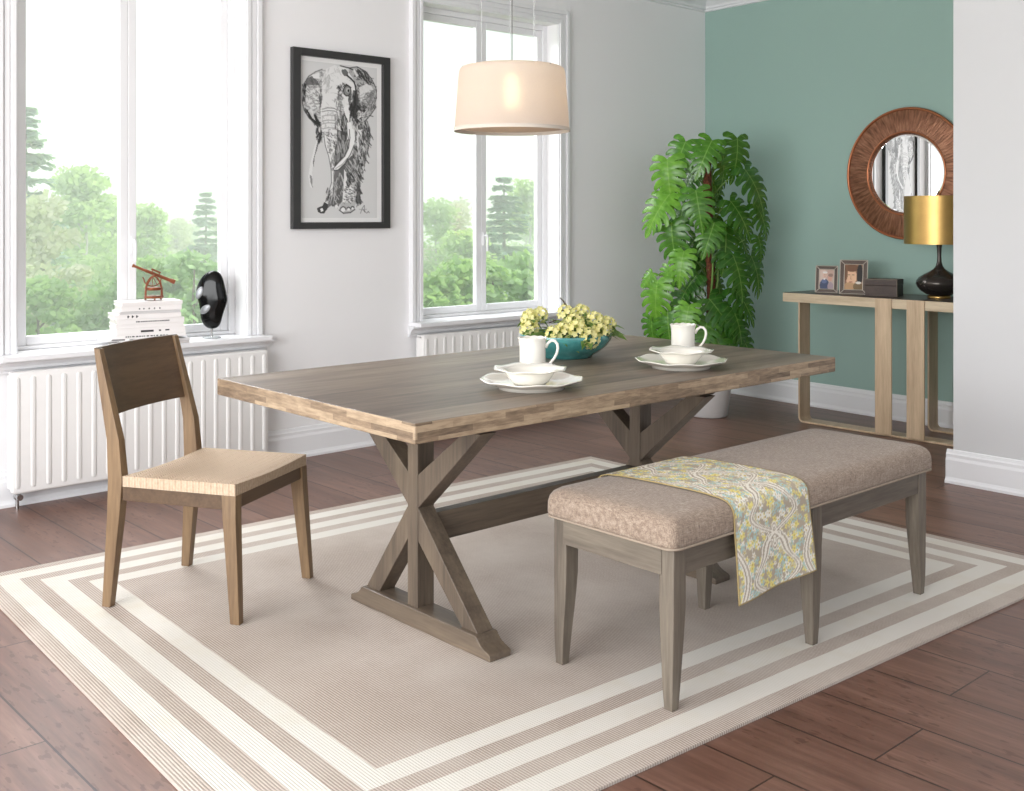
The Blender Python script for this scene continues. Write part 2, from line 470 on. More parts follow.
def window(name, x0, x1):
    root = empty(name, ((x0 + x1) / 2, WY, OB), kind='structure'); ox = (x0 + x1) / 2
    def L(a): return a - ox
    # casing: stepped moulding on three sides
    c = MB(); cw = .095
    def cas(xa, xb, za, zb, side):
        pass
    steps = [(0, cw, .016), (.008, .03, .026), (.036, .058, .022), (.066, cw - .004, .03)]
    for a, b, t in steps:
        c.box(L(x0) - b, L(x0) - a, -t, 0, -.0, OT - OB + b)
        c.box(L(x1) + a, L(x1) + b, -t, 0, -.0, OT - OB + b)
        c.box(L(x0) - a, L(x1) + a, -t, 0, OT - OB + a, OT - OB + b)
    c.build('casing', M['trim'], root, bevel=.002)
    # fixed frame in the reveal
    fr = MB(); g = .13; h = OT - OB
    fw = .035
    fr.box(L(x0) + .0005, L(x0) + fw, g - .035, g + .03, .0012, h - .0005); fr.box(L(x1) - fw, L(x1) - .0005, g - .035, g + .03, .0012, h - .0005)
    fr.box(L(x0) + fw, L(x1) - fw, g - .034, g + .03, h - fw, h - .0005); fr.box(L(x0) + fw, L(x1) - fw, g - .034, g + .03, .0015, .02)
    fr.build('window_frame', M['trim'], root, bevel=.003)
    # two sashes
    mid = (L(x0) + L(x1)) / 2 - .005
    for a, b in ((L(x0) + fw, mid), (mid, L(x1) - fw)):
        s = MB(); sw = .043
        s.box(a, a + sw, g - .02, g + .012, .02, h - fw); s.box(b - sw, b, g - .02, g + .012, .02, h - fw)
        s.box(a + sw, b - sw, g - .02, g + .012, .02, .063); s.box(a + sw, b - sw, g - .02, g + .012, h - fw - sw, h - fw)
        bd = .008
        so = s.build('sash', M['trim'], root, bevel=.004)
        MB().box(a + sw - .004, b - sw + .004, g + .002, g + .006, .06, h - fw - sw + .004).build('glass_pane', M['glass'], so)
        if a == mid:
            hd = MB(); hd.box(a + .012, a + .03, g - .03, g - .02, .44, .52)
            hd.tube([(a + .021, g - .03, .5), (a + .021, g - .055, .5), (a + .021, g - .058, .48), (a + .021, g - .056, .40)], .007, 8)
            hd.build('window_handle', M['trim'], so, smooth=True)
    # stool and apron moulding
    st = MB(); st.box(L(x0) - .098, L(x1) + .098, -.12, 0, -.022, .0); st.box(L(x0) + .0005, L(x1) - .0005, 0, g - .034, -.001, .001)
    st.build('window_sill', M['trim'], root, bevel=.005)
    ap = MB(); rs = []
    for (xa, s_) in ((L(x0) - .1, -1), (L(x1) + .1, 1)):
        rs.append([(xa + s_ * d * .35, -d, z) for d, z in [(0, -.022), (.095, -.022), (.095, -.03), (.075, -.036), (.05, -.052), (.04, -.066), (.022, -.072), (.018, -.085), (0, -.088)]])
    ap.rings(rs); ap.build('apron', M['trim'], root)
    return root
window('window_1', *W1); window('window_2', *W2)

def radiator(x0, x1, label):
    z0, z1 = .07, .612; y1 = WY - .03; y0 = y1 - .075
    root = empty('radiator', ((x0 + x1) / 2, y1, 0), label=label, cat='radiator', group='white panel radiators under the windows')
    hx = (x1 - x0) / 2
    def slab(hx_, yb, yf, za, zb, rc):
        m = MB(); prof = [(yb, 0), (yf + .008, 0), (yf + .003, .003), (yf, .009)]
        rs = []
        for yy, ins in prof:
            ring = rrect(0, (za + zb) / 2, hx_ - ins, (zb - za) / 2 - ins, rc, 0)
            rs.append([(p[0], yy - y1, p[1]) for p in ring])
        m.rings(rs); return m
    slab(hx, y0 + .02, y0, z0, z1, .02).build('front_panel', M['rad'], root, smooth=True)
    slab(hx - .005, y1 - .005, y1 - .022, z0 + .01, z1 - .01, .02).build('rear_panel', M['rad'], root, smooth=True)
    sd = MB()
    for s in (-1, 1): sd.box(s * (hx - .006) - .004, s * (hx - .006) + .004, y0 - y1 + .014, -.006, z0 + .02, z1 - .02)
    gr = sd.box(-hx + .01, hx - .01, y0 - y1 + .014, -.006, z1 - .012, z1 - .004)
    sd.build('side_cover', M['rad'], root)
    n = int(round((x1 - x0 - .06) / .068)); p = (x1 - x0 - .05) / n
    rb = MB()
    for i in range(n + 1):
        cx_ = -hx + .025 + i * p
        rs = []
        for yy, ins in ((y0 - y1 + .001, 0), (y0 - y1 - .0025, .003), (y0 - y1 - .0035, .007)):
            ring = rrect(0, 0, .0125 - ins, (z1 - z0) / 2 - .022 - ins, .012 - ins * .9, 0, 4)
            rs.append([(q[0] + cx_, yy, q[1] + (z0 + z1) / 2) for q in ring])
        rb.rings(rs)
    rb.build('ribs', M['rad'], root, smooth=True)
    vb = MB()
    vb.tube([(-hx + .035, -.04, z0 + .01), (-hx + .035, -.04, .0)], .008, 10)
    vb.ball((-hx + .035, -.04, .055), .018, 10, 6); vb.tube([(-hx + .035, -.04, .055), (-hx + .035, -.08, .055)], .014, 10)
    vb.build('valve', M['chrome'], root, smooth=True)
    MB().box(-hx + .1, hx - .1, -.005, .029, .25, .28).build('wall_bracket', M['rad'], root)
    return root
radiator(1.61, 2.885, 'long white ribbed radiator under the sill with the stacked books')
radiator(3.895, 5.155, 'white ribbed radiator half hidden behind the far side of the dining table')

# ================================================================== RUG
def rug():
    NL, NR, FR, FL = Vector((1.075, 1.745)), Vector((4.25, 1.565)), Vector((4.285, 4.095)), Vector((1.20, 4.20))
    nx, ny = 90, 70; m = MB(); uvs = []
    top = {}
    def P(u, v): return (NL * (1 - u) + NR * u) * (1 - v) + (FL * (1 - u) + FR * u) * v
    c = P(.5, .5)
    for j in range(ny + 1):
        for i in range(nx + 1):
            u, v = i / nx, j / ny; p = P(u, v)
            e = min(min(u, 1 - u) * 3.14, min(v, 1 - v) * 2.46)
            wav = 0
            z = .008 if e < .001 else .0115
            m.v.append((p.x - c.x, p.y - c.y + wav, z)); uvs.append((u * 3.14, v * 2.46))
    for j in range(ny):
        for i in range(nx):
            a = j * (nx + 1) + i; m.f.append((a, a + 1, a + nx + 2, a + nx + 1))
    # border skirt down to the floor and underside
    per = [(i, 0) for i in range(nx)] + [(nx, j) for j in range(ny)] + [(i, ny) for i in range(nx, 0, -1)] + [(0, j) for j in range(ny, 0, -1)]
    base = len(m.v)
    for (i, j) in per:
        q = m.v[j * (nx + 1) + i]; m.v.append((q[0], q[1], 0.0005)); uvs.append(uvs[j * (nx + 1) + i])
    n = len(per)
    for k in range(n):
        (i, j), (i2, j2) = per[k], per[(k + 1) % n]
        m.f.append((j * (nx + 1) + i, base + k, base + (k + 1) % n, j2 * (nx + 1) + i2))
    m.f.append(tuple(base + k for k in reversed(range(n))))
    o = m.build('area_rug', make_rug_mat(.064), uvs=uvs, loc=(c.x, c.y, 0))
    tag(o, 'large woven taupe rug with three cream border stripes under table and chair', 'rug')
rug()
RZ = .0118   # rug surface

# ================================================================== DINING TABLE
def table():
    x0, x1, y0, y1, zt, th = 1.733, 3.76, 2.29, 3.385, .76, .056
    cx_, cy_ = (x0 + x1) / 2, (y0 + y1) / 2
    root = empty('dining_table', (cx_, cy_, 0), label='large trestle dining table with weathered grey-brown top and crossed legs', cat='table')
    m = MB().box(x0 - cx_, x1 - cx_, y0 - cy_, y1 - cy_, zt - th, zt)
    o = m.build('tabletop', [M['table_top'], M['edge']], root, bevel=.004)
    for p in o.data.polygons:
        if abs(p.normal.z) < .5: p.material_index = 1
    yc = 2.80 - cy_
    for tx, yo in ((2.124, -.025), (3.15, -.05)):
        lx = tx - cx_; yc = 2.80 - cy_ + yo
        tr = MB()
        hw = .033
        # foot beam outline in the y-z plane with concave toes
        L2 = .337
        half = [(0, .0), (L2 + .02, 0), (L2 + .02, .018), (L2 + .012, .022), (L2 - .005, .028), (L2 - .022, .036), (L2 - .034, .047), (L2 - .038, .054), (L2 - .046, .059), (0, .059)]
        poly = half + [(-a, b) for a, b in reversed(half[1:-1])]
        z0 = RZ
        f = MB().prism(poly, lambda u, v, w_: (lx - .006 + (w_ - .5) * .083, 2.768 - cy_ + yo + u, z0 + v))
        f.build('foot_beam', M['leg_wood_y'], root, bevel=.003)
        zb = zt - th
        half = [(0, 0), (L2 - .03, 0), (L2, .022), (L2, .045), (0, .045)]
        poly = half + [(-a, b) for a, b in reversed(half[1:-1])]
        MB().prism(poly, lambda u, v, w_: (lx + (w_ - .5) * .09, yc + u, zb - .045 + v)).build('top_beam', M['leg_wood_y'], root, bevel=.003)
        zlo, zhi = z0 + .058, zb - .044
        MB().box(lx - hw, lx + hw, yc - .026, yc + .026, zlo, zhi).build('post', M['leg_wood'], root, bevel=.002)
        zm = (zlo + zhi) / 2 + .02
        bw = .082   # horizontal width of a brace
        for s in (-1, 1):
            for (za, zc) in ((zlo, 0), (zhi, 1)):
                ya_out = .33 if zc else (.256 if s > 0 else .315); ya_in = ya_out - .073
                poly = [(s * ya_in, za), (s * ya_out, za), (s * .026, zm + (-.012 if zc else .012) * 0 + ( .0)), (s * .026, zm + (.105 if zc else -.105))]
                b = MB().prism(poly, lambda u, v, w_: (lx + (w_ - .5) * (hw * 2 - .004), yc + u, v))
                b.build('brace', M['leg_wood'], root, bevel=.002)
    yc = 2.763 - cy_
    MB().box(2.158 - cx_, 3.116 - cx_, yc - .022, yc + .022, .268, .36).build('stretcher', M['leg_wood_x'], root, bevel=.002)
table()

# ================================================================== DINING CHAIR
def chair():
    c = (1.764, 3.482)
    # local frame: front = +Y, right = +X ; after rotation front points (0.46,-0.89)
    rz = R(-59.8) - PI / 2
    root = empty('dining_chair', (c[0], c[1], RZ), rz, label='brown wooden dining chair with woven cord seat and curved slab backrest', cat='chair')
    hw = .234; hd = .25
    SH = .402
    for s in (-1, 1):
        # front leg, tapering
        m = MB()
        def q(cx_, cy_, a, b, z): return [(cx_ - a, cy_ - b, z), (cx_ + a, cy_ - b, z), (cx_ + a, cy_ + b, z), (cx_ - a, cy_ + b, z)]
        m.rings([q(s * (hw - .0), hd - .008, .0135, .0165, 0), q(s * (hw - .014), hd - .034, .0185, .024, .33), q(s * (hw - .018), hd - .038, .0185, .026, SH)])
        m.build('leg', M['chair_wood'], root, bevel=.002)
        # rear leg rising into the back post
        m = MB()
        m.rings([q(s * (hw - .012), -hd, .0135, .016, 0), q(s * (hw - .018), -hd + .026, .018, .024, .30), q(s * (hw - .02), -hd + .032, .018, .028, .42),
                 q(s * (hw - .02), -hd + .022, .016, .024, .55), q(s * (hw - .022), -hd - .018, .014, .017, .72), q(s * (hw - .024), -hd - .048, .012, .011, .85)])
        m.build('rear_leg', M['chair_wood'], root, bevel=.002)
    # aprons
    a = MB(); a.box(-hw + .03, hw - .03, hd - .058, hd - .018, .358, .402); a.box(-hw + .03, hw - .03, -hd + .03, -hd + .055, .358, .402)
    for s in (-1, 1): a.box(s * (hw - .018) - .014, s * (hw - .018) + .014, -hd + .06, hd - .058, .355, .402)
    a.build('seat_frame', M['chair_back'], root, bevel=.002)
    # seat pad: woven, with front edge in dark wood strip
    m = MB(); rs = []
    n = 14
    def seatz(u, v): return .446 + .006 * (1 - (2 * u - 1) ** 2) * 0 - .012 * math.sin(PI * v) + .008 * v
    pts = []
    x0_, x1_, y0_, y1_ = -hw + .0, hw - .0, -hd + .064, hd - .014
    m = MB(); nx = 12; ny = 12
    for lay in (0, 1):
        for j in range(ny + 1):
            for i in range(nx + 1):
                u, v = i / nx, j / ny
                x = x0_ + (x1_ - x0_) * u; y = y0_ + (y1_ - y0_) * v
                z = (.4025 if lay == 0 else .443 - .008 * math.sin(PI * u) + .003 * v)
                if lay and (i in (0, nx) or j in (0, ny)): z -= .006
                m.v.append((x, y, z))
    N = (nx + 1) * (ny + 1)
    for j in range(ny):
        for i in range(nx):
            a_ = j * (nx + 1) + i
            m.f.append((a_, a_ + nx + 1, a_ + nx + 2, a_ + 1)); m.f.append((N + a_, N + a_ + 1, N + a_ + nx + 2, N + a_ + nx + 1))
    per = [(i, 0) for i in range(nx)] + [(nx, j) for j in range(ny)] + [(i, ny) for i in range(nx, 0, -1)] + [(0, j) for j in range(ny, 0, -1)]
    for k in range(len(per)):
        (i, j), (i2, j2) = per[k], per[(k + 1) % len(per)]
        a_, b_ = j * (nx + 1) + i, j2 * (nx + 1) + i2
        m.f.append((a_, b_, N + b_, N + a_))
    # keep the pad off the back posts
    m.build('seat', M['cord'], root, smooth=True, angle=50)
    # backrest: curved slab between the posts
    m = MB(); nx = 16; rs = []
    def cen(u, z):
        t = (z - .72) / (.858 - .72)
        y = (-hd - .018) + (-.034) * t
        if z < .72: y = -hd - .018 + .040 * (.72 - z) / .17
        return y - .028 * (1 - (2 * u - 1) ** 2)
    for i in range(nx + 1):
        u = i / nx; x = -hw + .012 + (2 * hw - .024) * u
        dip = .006 * (1 - (2 * u - 1) ** 2)
        ring = []
        zs = [.628, .68, .73, .78, .82, .853]
        fr = [(x, cen(u, z) + .009, z + (dip * 0 if z < .85 else 0)) for z in zs]; bk = [(x, cen(u, z) - .007, z) for z in reversed(zs)]
        rs.append(fr + bk)
    m.rings(rs); m.build('backrest', M['chair_back'], root, smooth=True, angle=40)
chair()

# ================================================================== BENCH
BX0, BX1, BY0, BY1 = 2.205, 3.578, 1.815, 2.275
def bench():
    x0, x1, y0, y1 = BX0, BX1, BY0, BY1
    cx_, cy_ = (x0 + x1) / 2, (y0 + y1) / 2; hx, hy = (x1 - x0) / 2, (y1 - y0) / 2
    root = empty('bench', (cx_, cy_, RZ), label='long upholstered bench with taupe tweed cushion and six tapered grey wood legs', cat='bench')
    ZA = .434 - RZ
    def leg(x, y, sx, sy):
        m = MB(); rs = []
        for k in range(9):
            t = k / 8; z = ZA * t
            wd = .0135 + .0115 * min(1, (t / .62)) ** .8
            # curve: foot swings slightly outwards
            off = .012 * math.cos(PI * min(t / .7, 1)) * .5 + -.006
            ox, oy = sx * off * 0.9, sy * off * .4
            rs.append([(x + ox - wd, y + oy - wd, z), (x + ox + wd, y + oy - wd, z), (x + ox + wd, y + oy + wd, z), (x + ox - wd, y + oy + wd, z)])
        m.rings(rs); m.build('leg', M['bench_wood'], root, smooth=True, bevel=.002, angle=30)
    ins = .028
    for x, sx in ((-hx + ins, -1), (0, 0), (hx - ins, 1)):
        for y, sy in ((-hy + ins, -1), (hy - ins, 1)): leg(x, y, sx, sy)
    for s in (-1, 1):
        MB().box(-hx + ins + .02, hx - ins - .02, s * (hy - .022) - .011, s * (hy - .022) + .011, ZA - .072, ZA).build('side_rail', M['bench_wood_x'], root, bevel=.002)
        MB().box(s * (hx - .022) - .011, s * (hx - .022) + .011, -hy + ins + .02, hy - ins - .02, ZA - .072, ZA).build('end_rail', M['bench_wood_y'], root, bevel=.002)
    m = MB(); rs = []
    for ins_, z, rc in [(.004, ZA, .02), (-.006, ZA + .003, .022), (-.009, ZA + .018, .024), (-.009, ZA + .045, .026), (-.006, ZA + .062, .028), (.001, ZA + .074, .03), (.014, ZA + .083, .032), (.035, ZA + .088, .035), (.08, ZA + .092, .04), (.14, ZA + .094, .04)]:
        rs.append(rrect(0, 0, hx - ins_, hy - ins_, rc, z, 6))
    m.rings(rs); cush = m.build('seat_cushion', M['tweed'], root, smooth=True, angle=0)
    pp = rrect(0, 0, hx + .010, hy + .010, .035, ZA + .006, 6)
    m = MB(); pp2 = pp + [pp[0]]
    m.tube(pp2, .0034, 6, caps=False); m.build('piping', M['piping'], cush, smooth=True, angle=0)
    return root
bench()

# ------------------------------------------------------------------ printed runner over the bench
def runner():
    ZA = .40
    Q0, Q1 = BY0 - .0105, BY1 + .0105
    prof = [(Q0 - .004, .243), (Q0 - .003, .31), (Q0 - .002, .37), (Q0, .434), (Q0, .48), (Q0 + .003, .497), (Q0 + .009, .5085), (Q0 + .022, .5185), (Q0 + .045, .5245), (Q0 + .09, .5285), (Q0 + .15, .5305), ((Q0 + Q1) / 2, .531), (Q1 - .15, .5305), (Q1 - .09, .5285), (Q1 - .045, .5245), (Q1 - .022, .5185), (Q1 - .009, .5085), (Q1 - .003, .497), (Q1, .48), (Q1 + .001, .455)]
    # resample
    P = [Vector(p) for p in prof]; seg = [0]
    for i in range(1, len(P)): seg.append(seg[-1] + (P[i] - P[i - 1]).length)
    Lt = seg[-1]
    def at(s):
        for i in range(1, len(P)):
            if s <= seg[i] or i == len(P) - 1:
                t = (s - seg[i - 1]) / (seg[i] - seg[i - 1]); return P[i - 1].lerp(P[i], min(max(t, 0), 1))
    NX, NS = 120, 260; m = MB(); cols = []
    clusters = []
    rnd = random.Random(11)
    W = .37
    # petals of three colours grouped in bunches, cream scrolls over them
    pts = []
    for k in range(1500):
        u, v = rnd.random() * W, rnd.random() * Lt
        pts.append((u, v, rnd.choice((0, 0, 1, 1, 2, 2, 3)), .007 + rnd.random() * .008))
    base = lin(184, 171, 152)
    pal = [lin(236, 224, 142), lin(180, 206, 202), lin(242, 238, 226), lin(214, 206, 172)]
    grid = {}
    for q in pts: grid.setdefault((int(q[0] / .03), int(q[1] / .03)), []).append(q)
    cream = lin(242, 236, 224)
    # ogee lattice of scrolls
    def scroll(u, v):
        d = 1e9
        per = .36; amp = .095
        for c0, sgn in ((W * .5, 1), (W * .5, -1)):
            cu = c0 + sgn * amp * math.cos(2 * PI * (v - .06) / per) * 1.0 + sgn * .02 * math.sin(6 * PI * v / per)
            d = min(d, abs(u - cu) / math.sqrt(1 + (amp * 2 * PI / per * math.sin(2 * PI * (v - .06) / per)) ** 2))
        for c0, sgn in ((W * .5 + .19, 1), (W * .5 - .19, -1)):
            cu = c0 - sgn * amp * math.cos(2 * PI * (v - .06) / per) * .5
            d = min(d, abs(u - cu) * .8)
        # curls at the crossings
        for k in range(6):
            for (cu, cv) in ((W * .5, .15 + k * .18),):
                r = math.hypot(u - cu, v - cv); a = math.atan2(v - cv, u - cu)
                d = min(d, abs(r - .022 - .008 * math.cos(4 * a)))
        return d
    for j in range(NS + 1):
        s = Lt * j / NS; p = at(s)
        hang = max(0, (.47 - p.y)) if p.x < BY0 + .05 else 0
        for i in range(NX + 1):
            u = i / NX
            # edges run slightly askew across the cushion, hem flares where it hangs
            x = 2.45 - .055 * max(0, s / Lt - .3) + (W - .005) * u + hang * .02 * math.sin(u * 5) + hang * .08 * u
            y = p.x - hang * (.03 + .03 * math.sin(u * 7 + 1.0)) ; z = p.y
            z += hang * .10 * u * .7
            m.v.append((x, y, z + .0015))
            uu, vv = W * u, s
            c = base
            gx, gy = int(uu / .03), int(vv / .03); best = None
            sc = scroll(uu, vv)
            for a in (-1, 0, 1):
                for b in (-1, 0, 1):
                    for q in grid.get((gx + a, gy + b), ()):
                        dx, dy = uu - q[0], vv - q[1]; r = math.hypot(dx, dy)
                        an = math.atan2(dy, dx) + q[3] * 900
                        rr = q[3] * (.72 + .28 * math.cos(5 * an))
                        if r < rr and sc > .012: c = pal[q[2]] if r > q[3] * .22 else lin(200, 170, 90)
            if sc < .0036 or (.0085 < sc < .0122): c = cream
            elif sc < .0085: c = base
            if i < 2 or i > NX - 2 or j < 2: c = lin(170, 150, 105)
            cols.append(c)
    for j in range(NS):
        for i in range(NX):
            a = j * (NX + 1) + i; m.f.append((a, a + 1, a + NX + 2, a + NX + 1))
    cxm = (2.62, 2.04, 0)
    m.v = [(p[0] - cxm[0], p[1] - cxm[1], p[2]) for p in m.v]
    o = m.build('draped_cloth', M['runner'], smooth=True, angle=0, loc=cxm)
    paint_attr(o.data, cols)
    so = o.modifiers.new('thickness', 'SOLIDIFY'); so.thickness = .003; so.offset = 1
    tag(o, 'yellow, teal and cream floral cloth draped across the upholstered bench', 'cloth')
runner()

# ================================================================== PLACE SETTINGS
TZ = .7605
def scal(r, z, t, amp, n=8, r0=.6, R0=.16, wz=.0022):
    k = max(0, (r / R0 - r0) / (1 - r0))
    cz = .5 + .5 * math.cos(n * t)
    return r * (1 + amp * k * (math.cos(n * t) * .6 + .4 * math.cos(2 * n * t))), z + k * wz * math.cos(n * t)
def make_plate(loc, rz, label):
    prof = [(.004, .0105), (.08, .0105), (.098, .007), (.10, .0), (.105, .0), (.109, .009), (.125, .014), (.15, .0235), (.160, .028), (.1625, .031), (.158, .031), (.145, .026), (.122, .0185), (.108, .015), (.09, .0135), (.004, .0135)]
    m = MB().lathe(prof, n=128, fn=lambda r, z, t: scal(r, z, t, .014, 8, .65, .1625))
    o = m.build('dinner_plate', M['porcelain'], smooth=True, angle=0, loc=loc); o.rotation_euler.z = rz
    return tag(o, label, 'plate', 'scalloped dinner plates')
def make_soup(loc, rz, label):
    prof = [(.004, .003), (.044, .003), (.047, 0), (.052, 0), (.058, .008), (.07, .022), (.079, .036), (.086, .041), (.105, .0445), (.114, .0475), (.115, .050), (.105, .048), (.086, .045), (.076, .040), (.066, .024), (.054, .011), (.04, .0075), (.004, .0075)]
    m = MB().lathe(prof, n=128, fn=lambda r, z, t: scal(r, z, t, .016, 7, .7, .115))
    o = m.build('rimmed_bowl', M['porcelain'], smooth=True, angle=0, loc=loc); o.rotation_euler.z = rz
    return tag(o, label, 'bowl', 'wavy rimmed bowls')
def make_mug(loc, rz, label):
    root = empty('mug', loc, rz, label=label, cat='mug', group='white mugs')
    prof = [(.002, .003), (.036, .003), (.037, 0), (.042, 0), (.045, .004), (.0455, .02), (.0455, .09), (.047, .108), (.050, .119), (.0515, .122), (.0495, .1225), (.046, .115), (.0425, .1), (.042, .02), (.038, .009), (.002, .007)]
    def fn(r, z, t):
        if z > .1: return r, z + .0012 * math.cos(12 * t)
        return r, z
    MB().lathe(prof, n=96, fn=fn).build('cup', M['porcelain'], root, smooth=True, angle=0)
    hp = []
    for i in range(15):
        t = i / 14; a = PI * .5 - PI * 1.02 * t
        hp.append((.045 + .040 * math.cos(a) ** 1.0 * (1 - .35 * t) if math.cos(a) > 0 else .045, 0, .066 + .038 * math.sin(a) + (.004 if t < .5 else -.008 * (t - .5) * 2)))
    hp = [(.0455, 0, .088), (.054, 0, .103), (.066, 0, .112), (.078, 0, .1105), (.0865, 0, .100), (.0885, 0, .086), (.085, 0, .068), (.076, 0, .051), (.064, 0, .036), (.053, 0, .024), (.0445, 0, .0185)]
    MB().tube(hp, [.0065, .0055, .005, .005, .005, .005, .0048, .0048, .005, .0055, .0065], 10, flat=1.0).build('handle', M['porcelain'], root, smooth=True, angle=0)
    return root
vang = AZ - PI / 2   # camera-facing yaw
p1 = spot(531.5, 3.455); p2 = spot(681, 3.93)
make_plate((p1[0], p1[1], TZ), .2, 'scalloped white dinner plate of the nearer left place setting')
make_plate((p2[0], p2[1], TZ), .75, 'scalloped white dinner plate of the farther right place setting')
b1 = spot(530, 3.455); b2 = spot(681, 3.93)
make_soup((b1[0], b1[1], TZ + .0145), .3, 'wavy white bowl on the left dinner plate, nearer the table end')
make_soup((b2[0], b2[1], TZ + .0145), .9, 'wavy white bowl on the right dinner plate, nearer the plant')
m1 = spot(532.5, 3.80); m2 = spot(683, 4.26)
make_mug((m1[0], m1[1], TZ), vang + R(-8), 'white mug behind the left bowl, in front of the teal flower bowl')
make_mug((m2[0], m2[1], TZ), vang + R(-8), 'white mug behind the right bowl, in front of the plant')

# ------------------------------------------------------------------ teal bowl with flower sprigs
bc = spot(566, 4.24)
prof = [(.003, .006), (.085, .006), (.09, 0), (.1, 0), (.104, .008), (.13, .022), (.158, .045), (.174, .068), (.180, .088), (.178, .0905), (.174, .088), (.168, .07), (.152, .048), (.124, .027), (.095, .016), (.003, .014)]
o = MB().lathe(prof, n=72).build('bowl', M['teal_bowl'], smooth=True, angle=0, loc=(bc[0], bc[1], TZ))
tag(o, 'wide teal glazed bowl holding yellow flowers in the middle of the table', 'bowl')

def flower_mesh():
    m = MB(); r = random.Random(3)
    # a loose round head of small five-petalled blossoms
    for k in range(20):
        t = math.acos(1 - 1.55 * (k + .5) / 20); ph = k * 2.39996
        n = Vector((math.sin(t) * math.cos(ph), math.sin(t) * math.sin(ph), math.cos(t)))
        c = n * (.026 + r.random() * .007)
        u = n.orthogonal().normalized(); w_ = n.cross(u)
        a0 = r.random() * 6
        for p in range(5):
            a = a0 + p * 2 * PI / 5
            d = u * math.cos(a) + w_ * math.sin(a); e = n.cross(d)
            L_ = .0125
            vs = [c, c + d * L_ * .55 + e * .0055 + n * .002, c + d * L_ + e * .003 + n * .004, c + d * L_ - e * .003 + n * .004, c + d * L_ * .55 - e * .0055 + n * .002]
            m.add(vs, [(0, 1, 2, 3, 4)])
    return m
def leafblade(m, base, d, nrm, L_, W_, curl=.2, n=6):
    d = Vector(d).normalized(); nrm = Vector(nrm); nrm = (nrm - d * nrm.dot(d)).normalized(); s = d.cross(nrm)
    rows = []
    for i in range(n + 1):
        t = i / n; wv = W_ * math.sin(PI * min(t * 1.02, 1) ** .8) * (1 - .25 * t)
        c = Vector(base) + d * L_ * t - nrm * curl * L_ * t * t
        rows.append([c - s * wv + nrm * wv * .25, c, c + s * wv + nrm * wv * .25])
    o = len(m.v)
    for r_ in rows: m.v += [tuple(p) for p in r_]
    for i in range(n):
        a = o + i * 3
        m.f += [(a, a + 1, a + 4, a + 3), (a + 1, a + 2, a + 5, a + 4)]
